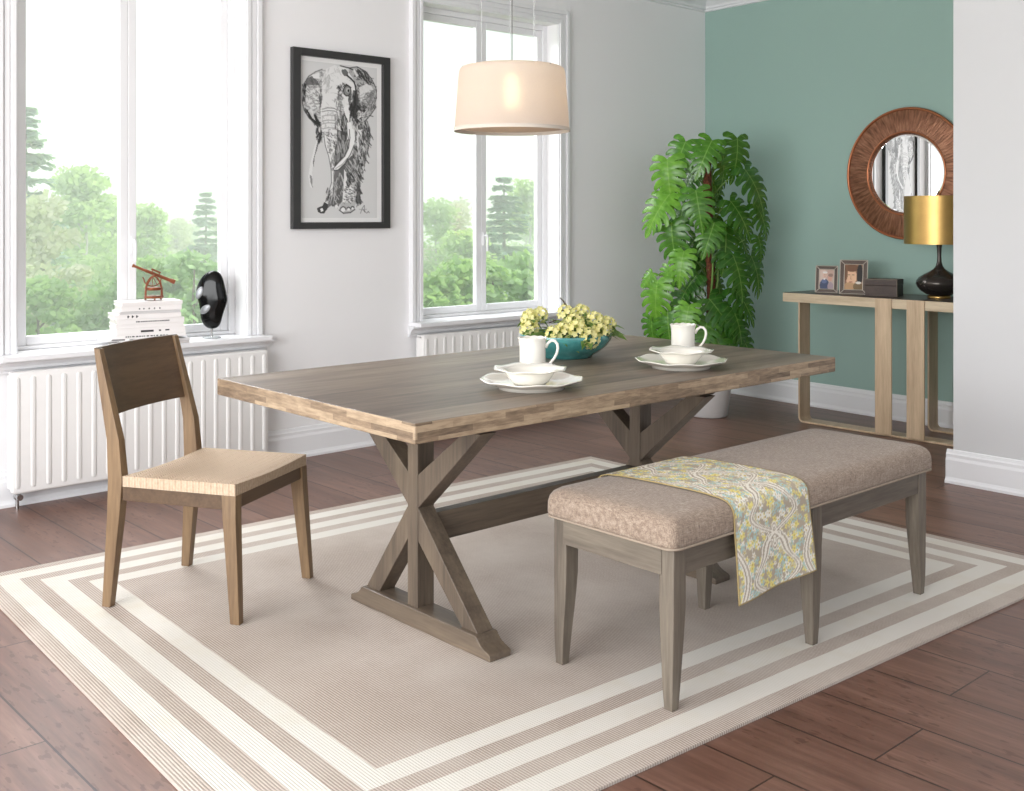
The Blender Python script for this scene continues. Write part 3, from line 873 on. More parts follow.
def sprigs():
    rnd = random.Random(5)
    # (right, depth, height above table, label) offsets seen from the camera side
    items = [(-.140, .03, .145, 'pale yellow blossom sprig at the far left end of the bowl'),
             (-.142, -.01, .108, 'pale yellow blossom sprig drooping behind the left mug rim'),
             (-.100, .06, .155, 'pale yellow blossom sprig standing tall left of the bare twig'),
             (-.052, -.135, .098, 'pale yellow blossom sprig hanging over the front rim beside the mug handle'),
             (.000, .00, .165, 'pale yellow blossom sprig right under the bare twig'),
             (.030, -.05, .135, 'pale yellow blossom sprig low in the middle of the bowl'),
             (.062, .03, .170, 'pale yellow blossom sprig tallest right of the twig'),
             (.080, -.14, .085, 'small yellow blossom sprig hanging over the front rim right of centre'),
             (.110, -.03, .145, 'pale yellow blossom sprig between the centre and the right rim'),
             (.160, -.01, .125, 'pale yellow blossom sprig leaning over the right rim'),
             (-.015, -.125, .112, 'pale yellow blossom sprig lying on the front rim left of centre'),
             (.035, -.135, .118, 'pale yellow blossom sprig lying on the front rim just right of centre'),
             (.125, -.085, .105, 'pale yellow blossom sprig lying on the front rim near the right end')]
    head = None
    for i, (r_, d_, h, lab) in enumerate(items):
        x = bc[0] + rx * r_ + fx * d_; y = bc[1] + ry * r_ + fy * d_
        q = Vector((x - bc[0], y - bc[1], 0))
        basep = q * .38 + Vector((0, 0, .03)); tip = Vector((q.x, q.y, h))
        if i == 7: tip.z = h
        root = empty('flower_sprig', (bc[0] + basep.x, bc[1] + basep.y, TZ + basep.z), 0, label=lab, cat='flower', group='yellow blossom sprigs in the teal bowl')
        tp = tip - basep
        mid = tp * .5 + Vector((0, 0, .02 if tp.z > .05 else .05))
        MB().tube([(0, 0, 0), mid * .6, mid, tp * .85 + Vector((0, 0, .01)), tp], .0022, 6).build('stem', M['stemgreen'], root, smooth=True)
        if head is None:
            head = flower_mesh().build('blossom', M['petal'], root)
            hd = head
        else:
            hd = head.copy(); col.objects.link(hd); hd.parent = root
        hd.location = tp
        dr = tp.normalized().lerp(Vector((-fx, -fy, .5)).normalized(), .5)
        hd.rotation_euler = dr.to_track_quat('Z', 'Y').to_euler(); s = rnd.uniform(.85, 1.15); hd.scale = (s, s, s)
        m = MB()
        for k in range(8):
            a = rnd.random() * 6.28
            dd = Vector((math.cos(a), math.sin(a), rnd.uniform(-.1, .5)))
            leafblade(m, (mid * rnd.uniform(.8, 1.3)) if k % 2 else tp * .93, dd if k % 2 else (dd + Vector((q.x * 4, q.y * 4, -.2))), (0, 0, 1), rnd.uniform(.05, .085), rnd.uniform(.012, .021), .3)
        m.build('leaves', M['smallleaf'], root, smooth=True, fix=False)
    x = bc[0] + rx * -.005; y = bc[1] + ry * -.005
    root = empty('twig', (x, y, TZ + .03), 0, label='bare brown twig rising above the blossoms in the bowl', cat='twig')
    def O(a, h): return (rx * a, ry * a, h)
    brn = MB().tube([(0, 0, 0), O(.012, .06), O(.016, .12), O(.012, .155), O(-.006, .185), O(-.018, .197)], [.003, .003, .0028, .0035, .003, .002], 6).build('branch', M['twig'], root, smooth=True)
    for tw in ([O(.014, .14), O(-.012, .15), O(-.022, .145)], [O(.013, .1), O(-.035, .11), O(-.06, .10)]):
        MB().tube(tw, [.003, .003, .002], 6).build('side_twig', M['twig'], brn, smooth=True)
    # big loose leaves at the right and rear
    for r_, d_, h, L_, lab in ((.13, .06, .13, .09, 'green leaf pointing up behind the right blossoms'), (.175, .03, .09, .1, 'long green leaf overhanging the right rim of the bowl'), (-.005, -.12, .07, .085, 'broad light green leaf lying over the front rim of the bowl'), (-.08, -.04, .085, .09, 'green leaf between the left blossoms and the twig')):
        m = MB(); q = (rx * r_ + fx * d_, ry * r_ + fy * d_)
        st = Vector((q[0] * .45, q[1] * .45, .05)); en = Vector((q[0], q[1], h))
        m.tube([(0, 0, 0), (en - st) * .5 + Vector((0, 0, .01)), en - st], .0018, 5)
        for k in range(3): leafblade(m, (en - st) * (.5 + .25 * k), (q[0] * 3 + rx * (k - 1) * .5, q[1] * 3 + ry * (k - 1) * .5, .45 - .35 * k), (-fx * .6, -fy * .6, .8), L_ * (1 - .12 * k), .02, .3)
        o = m.build('loose_leaf_stem', M['smallleaf'], smooth=True, loc=(bc[0] + st.x, bc[1] + st.y, TZ + st.z), fix=False)
        tag(o, lab, 'leaf', 'leafy stems in the teal bowl')
sprigs()

# ================================================================== PENDANT LAMP
def pendant():
    px_, py_ = spot(512, 3.87); z0, z1 = 1.602, 1.83
    root = empty('pendant_lamp', (px_, py_, CEIL), 0, label='cream fabric drum pendant lamp hanging above the dining table', cat='pendant lamp')
    a, b = z0 - CEIL, z1 - CEIL
    prof = [(.2035, a), (.2035, a + .004), (.188, b - .022), (.184, b - .008), (.176, b - .002), (.166, b + .001)]
    n = 96; m = MB(); m.lathe(prof, n=n, cap0=False, cap1=False)
    o = m.build('lamp_shade', M['shade'], root, smooth=True, angle=0)
    m = MB()
    for (r_, z, h) in ((.204, a, .012),):
        m.lathe([(r_ + .0012, z), (r_ + .0012 - .0006, z + h), (r_ - .002, z + h), (r_ - .002, z), (r_ + .0012, z)], n=n, cap0=False, cap1=False)
    m.build('hem_band', plain('hem_fabric', (206, 196, 184), .8), root, smooth=True, angle=50)
    m = MB(); m.lathe([(.16, a + .02), (.16, b - .03), (.004, b - .029), (.004, b - .032), (.157, b - .033), (.157, a + .02), (.16, a + .02)], n=64, cap0=False, cap1=False) if False else None
    m = MB().lathe([(.004, a + .012), (.198, a + .012), (.198, a + .015), (.004, a + .015)], n=72)
    m.build('diffuser', M['shade'], root, smooth=True, angle=50)
    m = MB()
    for k in range(3):
        t = 2 * PI * k / 3 + .6
        m.tube([(.012 * math.cos(t), .012 * math.sin(t), b - .012), (.182 * math.cos(t), .182 * math.sin(t), b - .005)], .0025, 6)
    m.lathe([(.003, b - .03), (.022, b - .03), (.022, b + .012), (.003, b + .012)], n=20)
    m.build('spider_fitting', M['chrome'], root, smooth=True)
    m = MB(); m.tube([(0, 0, b), (0, 0, 0)], .0018, 6); m.build('power_cord', plain('cord', (110, 108, 106), .5), root)
    for k, (r_, zz) in enumerate(((-.108, 0), (-.006, 0), (.078, 0))):
        MB().tube([(rx * r_, ry * r_, b - .004), (rx * r_ * .98 + rx * .002, ry * r_ * .98, 0)], .0009, 5).build('hanging_wire', M['chrome'], root)
    m = MB().lathe([(.003, 0), (.07, 0), (.07, -.02), (.06, -.028), (.003, -.028)], n=40); m.build('ceiling_rose', M['trim'], root, smooth=True)
    m = MB().lathe([(.002, b - .15), (.016, b - .145), (.022, b - .12), (.022, b - .07), (.014, b - .045), (.013, b - .03)], n=20)
    bo = m.build('bulb', M['bulb'], root, smooth=True); bo['label'] = 'glowing warm bulb'
pendant()

# ================================================================== ELEPHANT DRAWING (painted into the paper's own colour attribute)
ART = '''
P|0.688,0.361 0.789,0.366 0.867,0.351 0.911,0.405 0.924,0.471 0.901,0.415 0.918,0.468 0.901,0.520 0.861,0.593 0.837,0.663 0.801,0.735 0.777,0.796 0.771,0.857 0.795,0.910 0.712,0.911 0.694,0.798 0.668,0.684 0.668,0.579 0.704,0.474|0.35 1
H|0.688,0.361 0.789,0.366 0.867,0.351 0.911,0.405 0.924,0.471 0.901,0.415 0.918,0.468 0.901,0.520 0.861,0.593 0.837,0.663 0.801,0.735 0.777,0.796 0.771,0.857 0.795,0.910 0.712,0.911 0.694,0.798 0.668,0.684 0.668,0.579 0.704,0.474|260 0.02 0.012 0.05 75 35
H|0.688,0.361 0.789,0.366 0.867,0.351 0.911,0.405 0.924,0.471 0.901,0.415 0.918,0.468 0.901,0.520 0.861,0.593 0.837,0.663 0.801,0.735 0.777,0.796 0.771,0.857 0.795,0.910 0.712,0.911 0.694,0.798 0.668,0.684 0.668,0.579 0.704,0.474|90 0.7 0.01 0.04 80 30
P|0.740,0.420 0.811,0.418 0.775,0.489 0.740,0.560 0.722,0.499|0.75 1
H|0.740,0.420 0.901,0.415 0.901,0.468 0.757,0.498|30 0.07 0.01 0.05 70 25
P|0.722,0.761 0.765,0.761 0.775,0.857 0.795,0.910 0.722,0.911|0.05 0.8
P|0.414,0.774 0.527,0.687 0.553,0.773 0.527,0.895 0.465,0.938 0.388,0.925|0.12 1
H|0.414,0.774 0.527,0.687 0.553,0.773 0.527,0.895 0.465,0.938 0.388,0.925|40 0.6 0.008 0.03 60 40
P|0.431,0.920 0.465,0.913 0.475,0.933 0.439,0.943|0.8 1
P|0.475,0.678 0.668,0.588 0.740,0.709 0.694,0.788 0.706,0.911 0.694,0.946 0.646,0.965 0.545,0.971 0.489,0.946 0.527,0.895 0.549,0.789|0.5 1
P|0.475,0.678 0.668,0.588 0.740,0.709 0.694,0.771 0.563,0.764|0.12 1
H|0.563,0.651 0.686,0.596 0.736,0.709 0.686,0.771 0.579,0.764|50 0.6 0.008 0.06 60 12
P|0.553,0.685 0.596,0.711 0.596,0.772 0.686,0.798 0.690,0.898 0.535,0.903 0.549,0.789|0.82 1
H|0.553,0.773 0.686,0.788 0.690,0.898 0.535,0.903|60 0.02 0.009 0.03 15 30
H|0.563,0.695 0.668,0.684 0.686,0.771 0.579,0.772|26 0.02 0.012 0.05 60 15
P|0.575,0.946 0.565,0.958 0.539,0.964 0.515,0.959 0.505,0.946 0.515,0.935 0.539,0.929 0.565,0.933|0.85 1
L|0.575,0.946 0.565,0.933 0.539,0.929 0.515,0.935 0.505,0.946|0.012 0.02 1
P|0.640,0.944 0.632,0.953 0.614,0.957 0.596,0.953 0.590,0.944 0.596,0.936 0.614,0.932 0.632,0.936|0.85 1
L|0.640,0.944 0.632,0.936 0.614,0.932 0.596,0.936 0.590,0.944|0.012 0.02 1
P|0.688,0.937 0.682,0.944 0.668,0.946 0.654,0.944 0.648,0.937 0.654,0.930 0.668,0.927 0.682,0.930|0.85 1
L|0.688,0.937 0.682,0.930 0.668,0.927 0.654,0.930 0.648,0.937|0.012 0.02 1
L|0.489,0.951 0.545,0.972 0.640,0.967 0.700,0.946|0.012 0.02 1
P|0.266,0.047 0.179,0.068 0.091,0.101 0.032,0.152 0.002,0.218 0.012,0.273 0.036,0.320 0.099,0.366 0.179,0.404 0.243,0.412 0.250,0.312 0.250,0.214 0.266,0.099|0.62 1
P|0.060,0.174 0.227,0.154 0.250,0.206 0.235,0.296 0.163,0.315 0.060,0.271|0.75 1
H|0.266,0.047 0.179,0.068 0.091,0.101 0.032,0.152 0.002,0.218 0.012,0.273 0.036,0.320 0.099,0.366 0.179,0.404 0.243,0.412 0.250,0.312 0.250,0.214 0.266,0.099|140 0.22 0.01 0.05 20 60
P|0.060,0.118 0.131,0.098 0.211,0.127 0.227,0.151 0.083,0.157 0.044,0.167|0.06 0.8
P|0.133,0.090 0.227,0.071 0.231,0.110 0.155,0.110|0.8 1
H|0.012,0.152 0.060,0.146 0.044,0.255 0.020,0.256|40 0.02 0.012 0.03 80 20
H|0.036,0.304 0.099,0.318 0.227,0.394 0.179,0.402 0.099,0.366|60 0.02 0.016 0.04 40 40
H|0.227,0.135 0.266,0.099 0.258,0.311 0.227,0.312|30 0.07 0.01 0.05 80 15
P|0.083,0.318 0.131,0.301 0.179,0.379 0.139,0.365|0.75 0.8
L|0.171,0.347 0.235,0.409|0.03 0.02 1
L|0.266,0.047 0.179,0.068 0.091,0.101 0.032,0.152 0.002,0.218 0.012,0.273 0.036,0.320 0.099,0.366 0.179,0.404 0.243,0.412|0.01 0.07 1
P|0.620,0.020 0.730,0.006 0.841,0.029 0.928,0.075 0.988,0.131 1.006,0.181 0.976,0.233 0.984,0.267 0.911,0.320 0.825,0.365 0.740,0.395 0.672,0.379 0.638,0.330 0.688,0.246 0.722,0.160 0.628,0.074|0.45 1
H|0.620,0.020 0.730,0.006 0.841,0.029 0.928,0.075 0.988,0.131 1.006,0.181 0.976,0.233 0.984,0.267 0.911,0.320 0.825,0.365 0.740,0.395 0.672,0.379 0.638,0.330 0.688,0.246 0.722,0.160 0.628,0.074|150 0.02 0.01 0.045 60 70
P|0.755,0.142 0.859,0.112 0.928,0.125 0.954,0.150 0.859,0.179 0.859,0.239 0.773,0.233 0.765,0.175|0.78 0.85
H|0.789,0.174 0.980,0.149 0.980,0.216 0.825,0.290|60 0.22 0.009 0.05 150 40
P|0.672,0.029 0.755,0.013 0.799,0.040 0.722,0.077|0.8 0.8
H|0.688,0.016 0.841,0.029 0.928,0.075 0.859,0.095 0.755,0.075|50 0.02 0.012 0.05 45 30
P|0.706,0.194 0.755,0.218 0.773,0.291 0.706,0.361 0.654,0.330|0.06 0.8
H|0.688,0.228 0.825,0.256 0.859,0.339 0.722,0.386 0.654,0.363|70 0.02 0.014 0.04 60 50
H|0.755,0.292 0.928,0.285 0.859,0.347 0.773,0.375|30 0.75 0.009 0.04 150 30
L|0.620,0.020 0.730,0.006 0.841,0.029 0.928,0.075 0.988,0.131 1.006,0.181 0.976,0.233 0.984,0.267 0.911,0.320 0.825,0.365|0.01 0.02 1
P|0.258,0.125 0.290,0.074 0.324,0.040 0.421,0.013 0.555,0.015 0.646,0.068 0.718,0.119 0.730,0.185 0.688,0.278 0.620,0.364 0.596,0.464 0.521,0.492 0.274,0.498 0.258,0.409 0.243,0.312 0.272,0.221|0.8 1
H|0.274,0.067 0.356,0.030 0.406,0.174 0.274,0.196|40 0.45 0.008 0.05 100 40
H|0.258,0.125 0.290,0.074 0.324,0.040 0.421,0.013 0.555,0.015 0.646,0.068 0.718,0.119 0.730,0.185 0.688,0.278 0.620,0.364 0.596,0.464 0.521,0.492 0.274,0.498 0.258,0.409 0.243,0.312 0.272,0.221|90 0.5 0.007 0.04 20 60
P|0.521,0.037 0.571,0.029 0.612,0.051 0.598,0.076 0.555,0.077 0.525,0.058|0.07 0.9
L|0.596,0.071 0.646,0.089 0.688,0.108 0.708,0.136 0.718,0.186 0.688,0.262|0.022 0.02 1
L|0.503,0.012 0.620,0.020 0.672,0.029|0.014 0.02 1
P|0.672,0.163 0.730,0.160 0.748,0.226 0.688,0.345 0.638,0.330 0.628,0.281 0.672,0.229|0.06 0.9
H|0.620,0.181 0.722,0.160 0.688,0.345 0.620,0.331|50 0.02 0.013 0.06 95 15
H|0.471,0.139 0.537,0.119 0.537,0.185 0.471,0.229|44 0.02 0.01 0.03 70 60
P|0.646,0.168 0.636,0.188 0.610,0.202 0.581,0.204 0.555,0.193 0.545,0.172 0.555,0.152 0.581,0.138 0.610,0.137 0.636,0.147|0.25 1
L|0.646,0.168 0.636,0.188 0.610,0.202 0.581,0.204 0.555,0.193 0.545,0.172 0.555,0.152 0.581,0.138 0.610,0.137 0.636,0.147 0.646,0.168|0.014 0.02 1
P|0.636,0.164 0.628,0.177 0.606,0.182 0.586,0.178 0.579,0.167 0.586,0.154 0.606,0.149 0.628,0.153|0.5 1
P|0.628,0.168 0.624,0.175 0.614,0.179 0.602,0.177 0.598,0.170 0.602,0.163 0.614,0.159 0.624,0.161|0.01 1
L|0.545,0.144 0.586,0.129 0.646,0.147|0.014 0.02 1
H|0.421,0.215 0.555,0.209 0.586,0.282 0.471,0.303|60 0.22 0.01 0.035 60 60
P|0.521,0.235 0.579,0.225 0.604,0.282 0.555,0.301|0.82 0.8
P|0.487,0.303 0.596,0.306 0.596,0.365 0.586,0.415 0.604,0.490 0.445,0.494 0.521,0.400|0.1 0.85
H|0.455,0.304 0.596,0.298 0.596,0.490 0.437,0.495|70 0.65 0.008 0.06 85 15
H|0.421,0.305 0.596,0.298 0.596,0.490 0.421,0.495|70 0.02 0.012 0.06 85 15
P|0.545,0.284 0.604,0.265 0.630,0.330 0.606,0.365 0.571,0.332|0.85 1
L|0.262,0.304 0.340,0.292 0.421,0.292 0.471,0.303|0.008 0.15 1
L|0.262,0.320 0.340,0.309 0.421,0.309 0.471,0.319|0.008 0.15 1
L|0.262,0.349 0.340,0.338 0.421,0.338 0.471,0.347|0.008 0.3 1
L|0.262,0.381 0.340,0.371 0.421,0.371 0.471,0.380|0.008 0.3 1
L|0.262,0.399 0.340,0.388 0.421,0.388 0.471,0.399|0.008 0.3 1
L|0.262,0.430 0.340,0.420 0.421,0.420 0.471,0.430|0.008 0.3 1
L|0.262,0.455 0.340,0.444 0.421,0.444 0.471,0.455|0.008 0.3 1
L|0.262,0.483 0.340,0.473 0.421,0.474 0.471,0.483|0.008 0.15 1
H|0.258,0.311 0.471,0.303 0.487,0.492 0.266,0.499|70 0.45 0.007 0.03 85 30
P|0.457,0.429 0.640,0.449 0.614,0.545 0.527,0.626 0.423,0.680 0.431,0.559|0.06 0.95
H|0.439,0.429 0.632,0.449 0.596,0.546 0.439,0.654|50 0.5 0.008 0.07 80 12
P|0.278,0.434 0.457,0.429 0.457,0.481 0.431,0.559 0.414,0.636 0.419,0.688 0.410,0.774 0.396,0.843 0.340,0.912 0.294,0.912 0.328,0.861 0.388,0.784 0.386,0.697 0.340,0.595 0.300,0.519|0.8 1
H|0.294,0.434 0.457,0.429 0.431,0.559 0.346,0.586|60 0.07 0.008 0.03 40 60
H|0.372,0.568 0.439,0.559 0.419,0.688 0.380,0.689|24 0.22 0.009 0.04 85 20
P|0.414,0.688 0.475,0.675 0.509,0.687 0.501,0.773 0.457,0.851 0.388,0.920 0.340,0.938 0.302,0.947 0.340,0.912 0.396,0.843 0.410,0.774|0.12 0.9
H|0.414,0.688 0.509,0.687 0.457,0.851 0.388,0.895|30 0.65 0.007 0.06 100 12
H|0.338,0.809 0.398,0.809 0.380,0.878 0.320,0.878|20 0.02 0.01 0.05 110 15
L|0.282,0.451 0.306,0.536 0.350,0.604 0.382,0.689 0.388,0.774 0.340,0.853|0.008 0.02 1
P|0.201,0.938 0.268,0.925 0.294,0.899 0.340,0.912 0.340,0.938 0.294,0.972 0.245,0.974 0.205,0.960|0.05 1
P|0.239,0.945 0.272,0.938 0.282,0.957 0.252,0.964|0.85 1
P|0.266,0.439 0.227,0.470 0.193,0.547 0.155,0.633 0.135,0.710 0.147,0.815 0.109,0.804 0.087,0.736 0.115,0.651 0.165,0.549 0.219,0.470|0.8 1
P|0.219,0.488 0.249,0.469 0.201,0.564 0.171,0.607 0.155,0.684 0.147,0.642|0.08 0.85
P|0.105,0.727 0.135,0.736 0.145,0.812 0.117,0.778|0.08 0.7
H|0.195,0.427 0.258,0.418 0.266,0.499 0.211,0.501|34 0.02 0.013 0.05 100 25
P|0.596,0.398 0.682,0.421 0.700,0.482 0.686,0.526 0.640,0.584 0.563,0.647 0.475,0.690 0.419,0.695 0.414,0.680 0.475,0.644 0.563,0.599 0.614,0.545 0.632,0.476|0.88 1
P|0.586,0.381 0.646,0.372 0.688,0.488 0.596,0.490|0.88 1
L|0.586,0.381 0.596,0.448 0.614,0.489|0.01 0.02 1
L|0.624,0.423 0.632,0.476 0.614,0.545 0.563,0.599 0.475,0.644 0.414,0.680 0.419,0.695 0.475,0.690 0.563,0.647 0.640,0.584 0.686,0.526|0.01 0.02 1
L|0.439,0.683 0.527,0.654 0.596,0.612|0.007 0.15 1
L|0.775,0.972 0.801,0.937 0.829,0.919 0.833,0.963 0.811,0.945 0.851,0.967|0.008 0.15 1
L|0.861,0.970 0.883,0.959 0.897,0.967|0.01 0.2 1
L|0.759,0.945 0.811,0.950 0.861,0.944|0.006 0.25 1
'''
class Canvas:
    def __init__(s, nx, ny, bg): s.nx, s.ny = nx, ny; s.c = [bg] * (nx * ny)
    def put(s, i, j, v, a=1.0):
        if 0 <= i < s.nx and 0 <= j < s.ny:
            k = j * s.nx + i; o = s.c[k]; s.c[k] = tuple(o[q] * (1 - a) + v[q] * a for q in range(3)) if isinstance(o, tuple) else o * (1 - a) + v * a
    def inside(s, poly, x, y):
        r = False; n = len(poly)
        for i in range(n):
            (x1, y1), (x2, y2) = poly[i], poly[(i + 1) % n]
            if (y1 > y) != (y2 > y) and x < (x2 - x1) * (y - y1) / (y2 - y1) + x1: r = not r
        return r
    def poly(s, poly, v, a=1.0):
        P_ = [(x * s.nx, y * s.ny) for x, y in poly]
        xs_ = [p[0] for p in P_]; ys_ = [p[1] for p in P_]
        for j in range(max(0, int(min(ys_))), min(s.ny, int(max(ys_)) + 2)):
            for i in range(max(0, int(min(xs_))), min(s.nx, int(max(xs_)) + 2)):
                if s.inside(P_, i + .5, j + .5): s.put(i, j, v, a)
    def line(s, x0, y0, x1, y1, w, v, a=1.0):
        x0 *= s.nx; x1 *= s.nx; y0 *= s.ny; y1 *= s.ny; w_ = w * s.nx
        dx, dy = x1 - x0, y1 - y0; L2 = dx * dx + dy * dy + 1e-9
        for j in range(int(min(y0, y1) - w_ - 1), int(max(y0, y1) + w_ + 2)):
            for i in range(int(min(x0, x1) - w_ - 1), int(max(x0, x1) + w_ + 2)):
                t = max(0, min(1, ((i + .5 - x0) * dx + (j + .5 - y0) * dy) / L2))
                d = math.hypot(i + .5 - x0 - dx * t, j + .5 - y0 - dy * t)
                k = max(0., min(1., w_ * .5 + .5 - d))
                if k > 0: s.put(i, j, v, a * k)
    def path(s, pts, w, v, a=1.0):
        for p, q in zip(pts, pts[1:]): s.line(p[0], p[1], q[0], q[1], w, v, a)
    def hatch(s, poly, n, v, w, ln, ang, spread, rnd, a=.9):
        P_ = poly; xs_ = [p[0] for p in P_]; ys_ = [p[1] for p in P_]; k = 0; tries = 0
        while k < n and tries < n * 30:
            tries += 1
            x = rnd.uniform(min(xs_), max(xs_)); y = rnd.uniform(min(ys_), max(ys_))
            if not s.inside(P_, x, y): continue
            t = ang + rnd.uniform(-spread, spread); l = ln * rnd.uniform(.5, 1.3)
            s.line(x, y, x + math.cos(t) * l, y + math.sin(t) * l * .56, w * rnd.uniform(.6, 1.4), v, a * rnd.uniform(.6, 1)); k += 1

def art_canvas():
    rnd = random.Random(2)
    cv = Canvas(150, 264, .69)
    env = {'cv': cv, 'rnd': rnd}
    for ln in ART.strip().split('\n'):
        p = ln.split('|'); kind = p[0]
        pts = [tuple(float(t) for t in q.split(',')) for q in p[1].split()]
        a = [float(t) for t in p[2].split()] if len(p) > 2 else []
        if kind == 'P': cv.poly(pts, a[0], a[1] if len(a) > 1 else 1)
        elif kind == 'L': cv.path(pts, a[0], a[1], a[2] if len(a) > 2 else 1)
        elif kind == 'H': cv.hatch(pts, int(a[0]), a[1], a[2], a[3], R(a[4]), R(a[5]), rnd)
    return cv
def canvas_grid(cv, gray=True):
    """vertex grid + colours, u right, v down, unit square"""
    m = MB(); cols = []
    for j in range(cv.ny + 1):
        for i in range(cv.nx + 1):
            m.v.append((i / cv.nx, j / cv.ny, 0)); k = min(j, cv.ny - 1) * cv.nx + min(i, cv.nx - 1)
            v = cv.c[k]; cols.append((v, v, v) if not isinstance(v, tuple) else v)
    for j in range(cv.ny):
        for i in range(cv.nx):
            a = j * (cv.nx + 1) + i; m.f.append((a, a + 1, a + cv.nx + 2, a + cv.nx + 1))
    return m, cols
def picture():
    x0, x1, z0, z1 = 3.073, 3.712, 1.235, 2.215; cx_, cz_ = (x0 + x1) / 2, (z0 + z1) / 2
    root = empty('framed_picture', (cx_, WY, z0), 0, label='tall black-framed ink drawing of an elephant on the wall between the windows', cat='picture')
    def B(m, a, b, c, d, ya, yb): m.box(a - cx_, b - cx_, ya, yb, c - z0, d - z0)
    fw = .048; m = MB()
    B(m, x0, x0 + fw, z0, z1, -.035, -.002); B(m, x1 - fw, x1, z0, z1, -.035, -.002)
    B(m, x0 + fw, x1 - fw, z0, z0 + fw * .75, -.035, -.002); B(m, x0 + fw, x1 - fw, z1 - fw * .85, z1, -.035, -.002)
    m.build('frame', M['black'], root, bevel=.002)
    m = MB(); B(m, x0 + .04, x1 - .04, z0 + .03, z1 - .03, -.012, -.004); m.build('mat_board', plain('white_mat_board', (246, 245, 244), .7), root)
    cv = art_canvas(); g, cols = canvas_grid(cv)
    ax0, ax1, az0, az1 = 3.137, 3.632, 1.295, 2.150
    g.v = [(ax0 + (ax1 - ax0) * p[0] - cx_, -.0135, az1 - (az1 - az0) * p[1] - z0) for p in g.v]
    n = len(g.v)
    o = g.build('drawing', M['art'], root); paint_attr(o.data, cols)
picture()

# ================================================================== MIRROR
def mirror():
    cy_, cz_ = 3.452, 1.575; R1, R0 = .418, .258
    root = empty('round_mirror', (6.522, cy_, cz_), 0, label='round wall mirror with wide copper ray-patterned frame on the teal wall', cat='mirror')
    def lt(prof, name, mat, n=120, smooth=True):
        m = MB(); rs = []
        for r_, d in prof: rs.append([(-d, r_ * math.cos(2 * PI * j / n), r_ * math.sin(2 * PI * j / n)) for j in range(n)])
        m.rings(rs, closed=True); return m.build(name, mat, root, smooth=smooth)
    lt([(R0 - .01, .004), (R1 - .01, .004), (R1 - .008, .025), (R1 - .02, .03), (R0 + .01, .045), (R0 - .01, .03)], 'frame', M['rays'])
    rim = plain('copper_rim', (176, 112, 78), .3, .8)
    for r_, q, nm in ((R1 - .007, .009, 'outer_rim'), (R0 + .004, .0075, 'inner_rim')):
        m = MB(); n = 120; rs = []
        for j in range(n):
            t = 2 * PI * j / n; d0 = .027 if nm == 'outer_rim' else .043
            rs.append([(-d0 - q * math.sin(2 * PI * k / 8), (r_ + q * math.cos(2 * PI * k / 8)) * math.cos(t), (r_ + q * math.cos(2 * PI * k / 8)) * math.sin(t)) for k in range(8)])
        m.rings(rs, closed=True); m.build(nm, rim, root, smooth=True, angle=0)
    # glass: flat disc with bevelled margin
    m = MB(); n = 120; rs = []
    for r_, d in ((R0, .026), (R0 - .02, .029), (.01, .029)): rs.append([(-d, r_ * math.cos(2 * PI * j / n), r_ * math.sin(2 * PI * j / n)) for j in range(n)])
    m.rings(rs, cap0=False); m.build('mirror_glass', M['mirror'], root)
mirror()

# ================================================================== CONSOLE TABLE
CZ = .817
def console():
    xf, xb = 6.0, 6.455; yl, yr = 4.035, 2.64; cx_, cy_ = (xf + xb) / 2, (yl + yr) / 2
    root = empty('console_table', (cx_, cy_, 0), 0, label='champagne metal console table with charcoal top against the teal wall', cat='console table')
    X = lambda v: v - cx_
    Y = lambda v: v - cy_
    MB().box(X(xf) + .004, X(xb), Y(yr), Y(yl) - .004, CZ - .012, CZ).build('tabletop', M['console_top'], root, bevel=.002)
    m = MB(); m.box(X(xf), X(xf) + .012, Y(yr), Y(yl), CZ - .058, CZ - .001); m.box(X(xf) + .012, X(xb), Y(yl) - .012, Y(yl), CZ - .058, CZ - .001)
    m.box(X(xb) - .012, X(xb), Y(yr), Y(yl) - .012, CZ - .058, CZ - .012)
    m.build('top_band', M['champ_y'], root, bevel=.0015)
    def strap(xa, xc, ya, yb, t=.011, rc=.035):
        """flat strip: leg at ya down, round corner, floor bar to yb, round corner, leg up"""
        m = MB(); path = [(ya, CZ - .013)]; s = -1 if yb < ya else 1
        for k in range(7):
            a = PI / 2 * k / 6; path.append((ya + s * rc * (1 - math.cos(a)), .001 + rc - rc * math.sin(a)))
        for k in range(7):
            a = PI / 2 * k / 6; path.append((yb - s * rc * (1 - math.sin(a)), .001 + rc - rc * math.cos(a)))
        path.append((yb, CZ - .013))
        rs = []
        for i, p in enumerate(path):
            a = Vector(path[max(0, i - 1)]); b = Vector(path[min(len(path) - 1, i + 1)]); d = (b - a).normalized(); n = Vector((-d.y, d.x)) * (1 if s > 0 else -1)
            n = n * t; q = Vector(p); i_ = q + n
            # n should point to the inside of the loop
            rs.append([(X(xa), Y(q.x), q.y), (X(xc), Y(q.x), q.y), (X(xc), Y(i_.x), i_.y), (X(xa), Y(i_.x), i_.y)])
        m.rings(rs); return m
    strap(xf + .006, xf + .125, 3.925, 2.70).build('front_loop', M['champ'], root, bevel=.001)
    strap(xb - .115, xb - .003, 3.235, 2.66).build('rear_loop', M['champ'], root, bevel=.001)
    for (a, b) in ((3.388, 3.282), (3.187, 3.078)):
        MB().box(X(xf) - .006, X(xf) + .005, Y(b), Y(a), .013, CZ - .0005).build('leg_panel', M['champ'], root, bevel=.0015)
console()

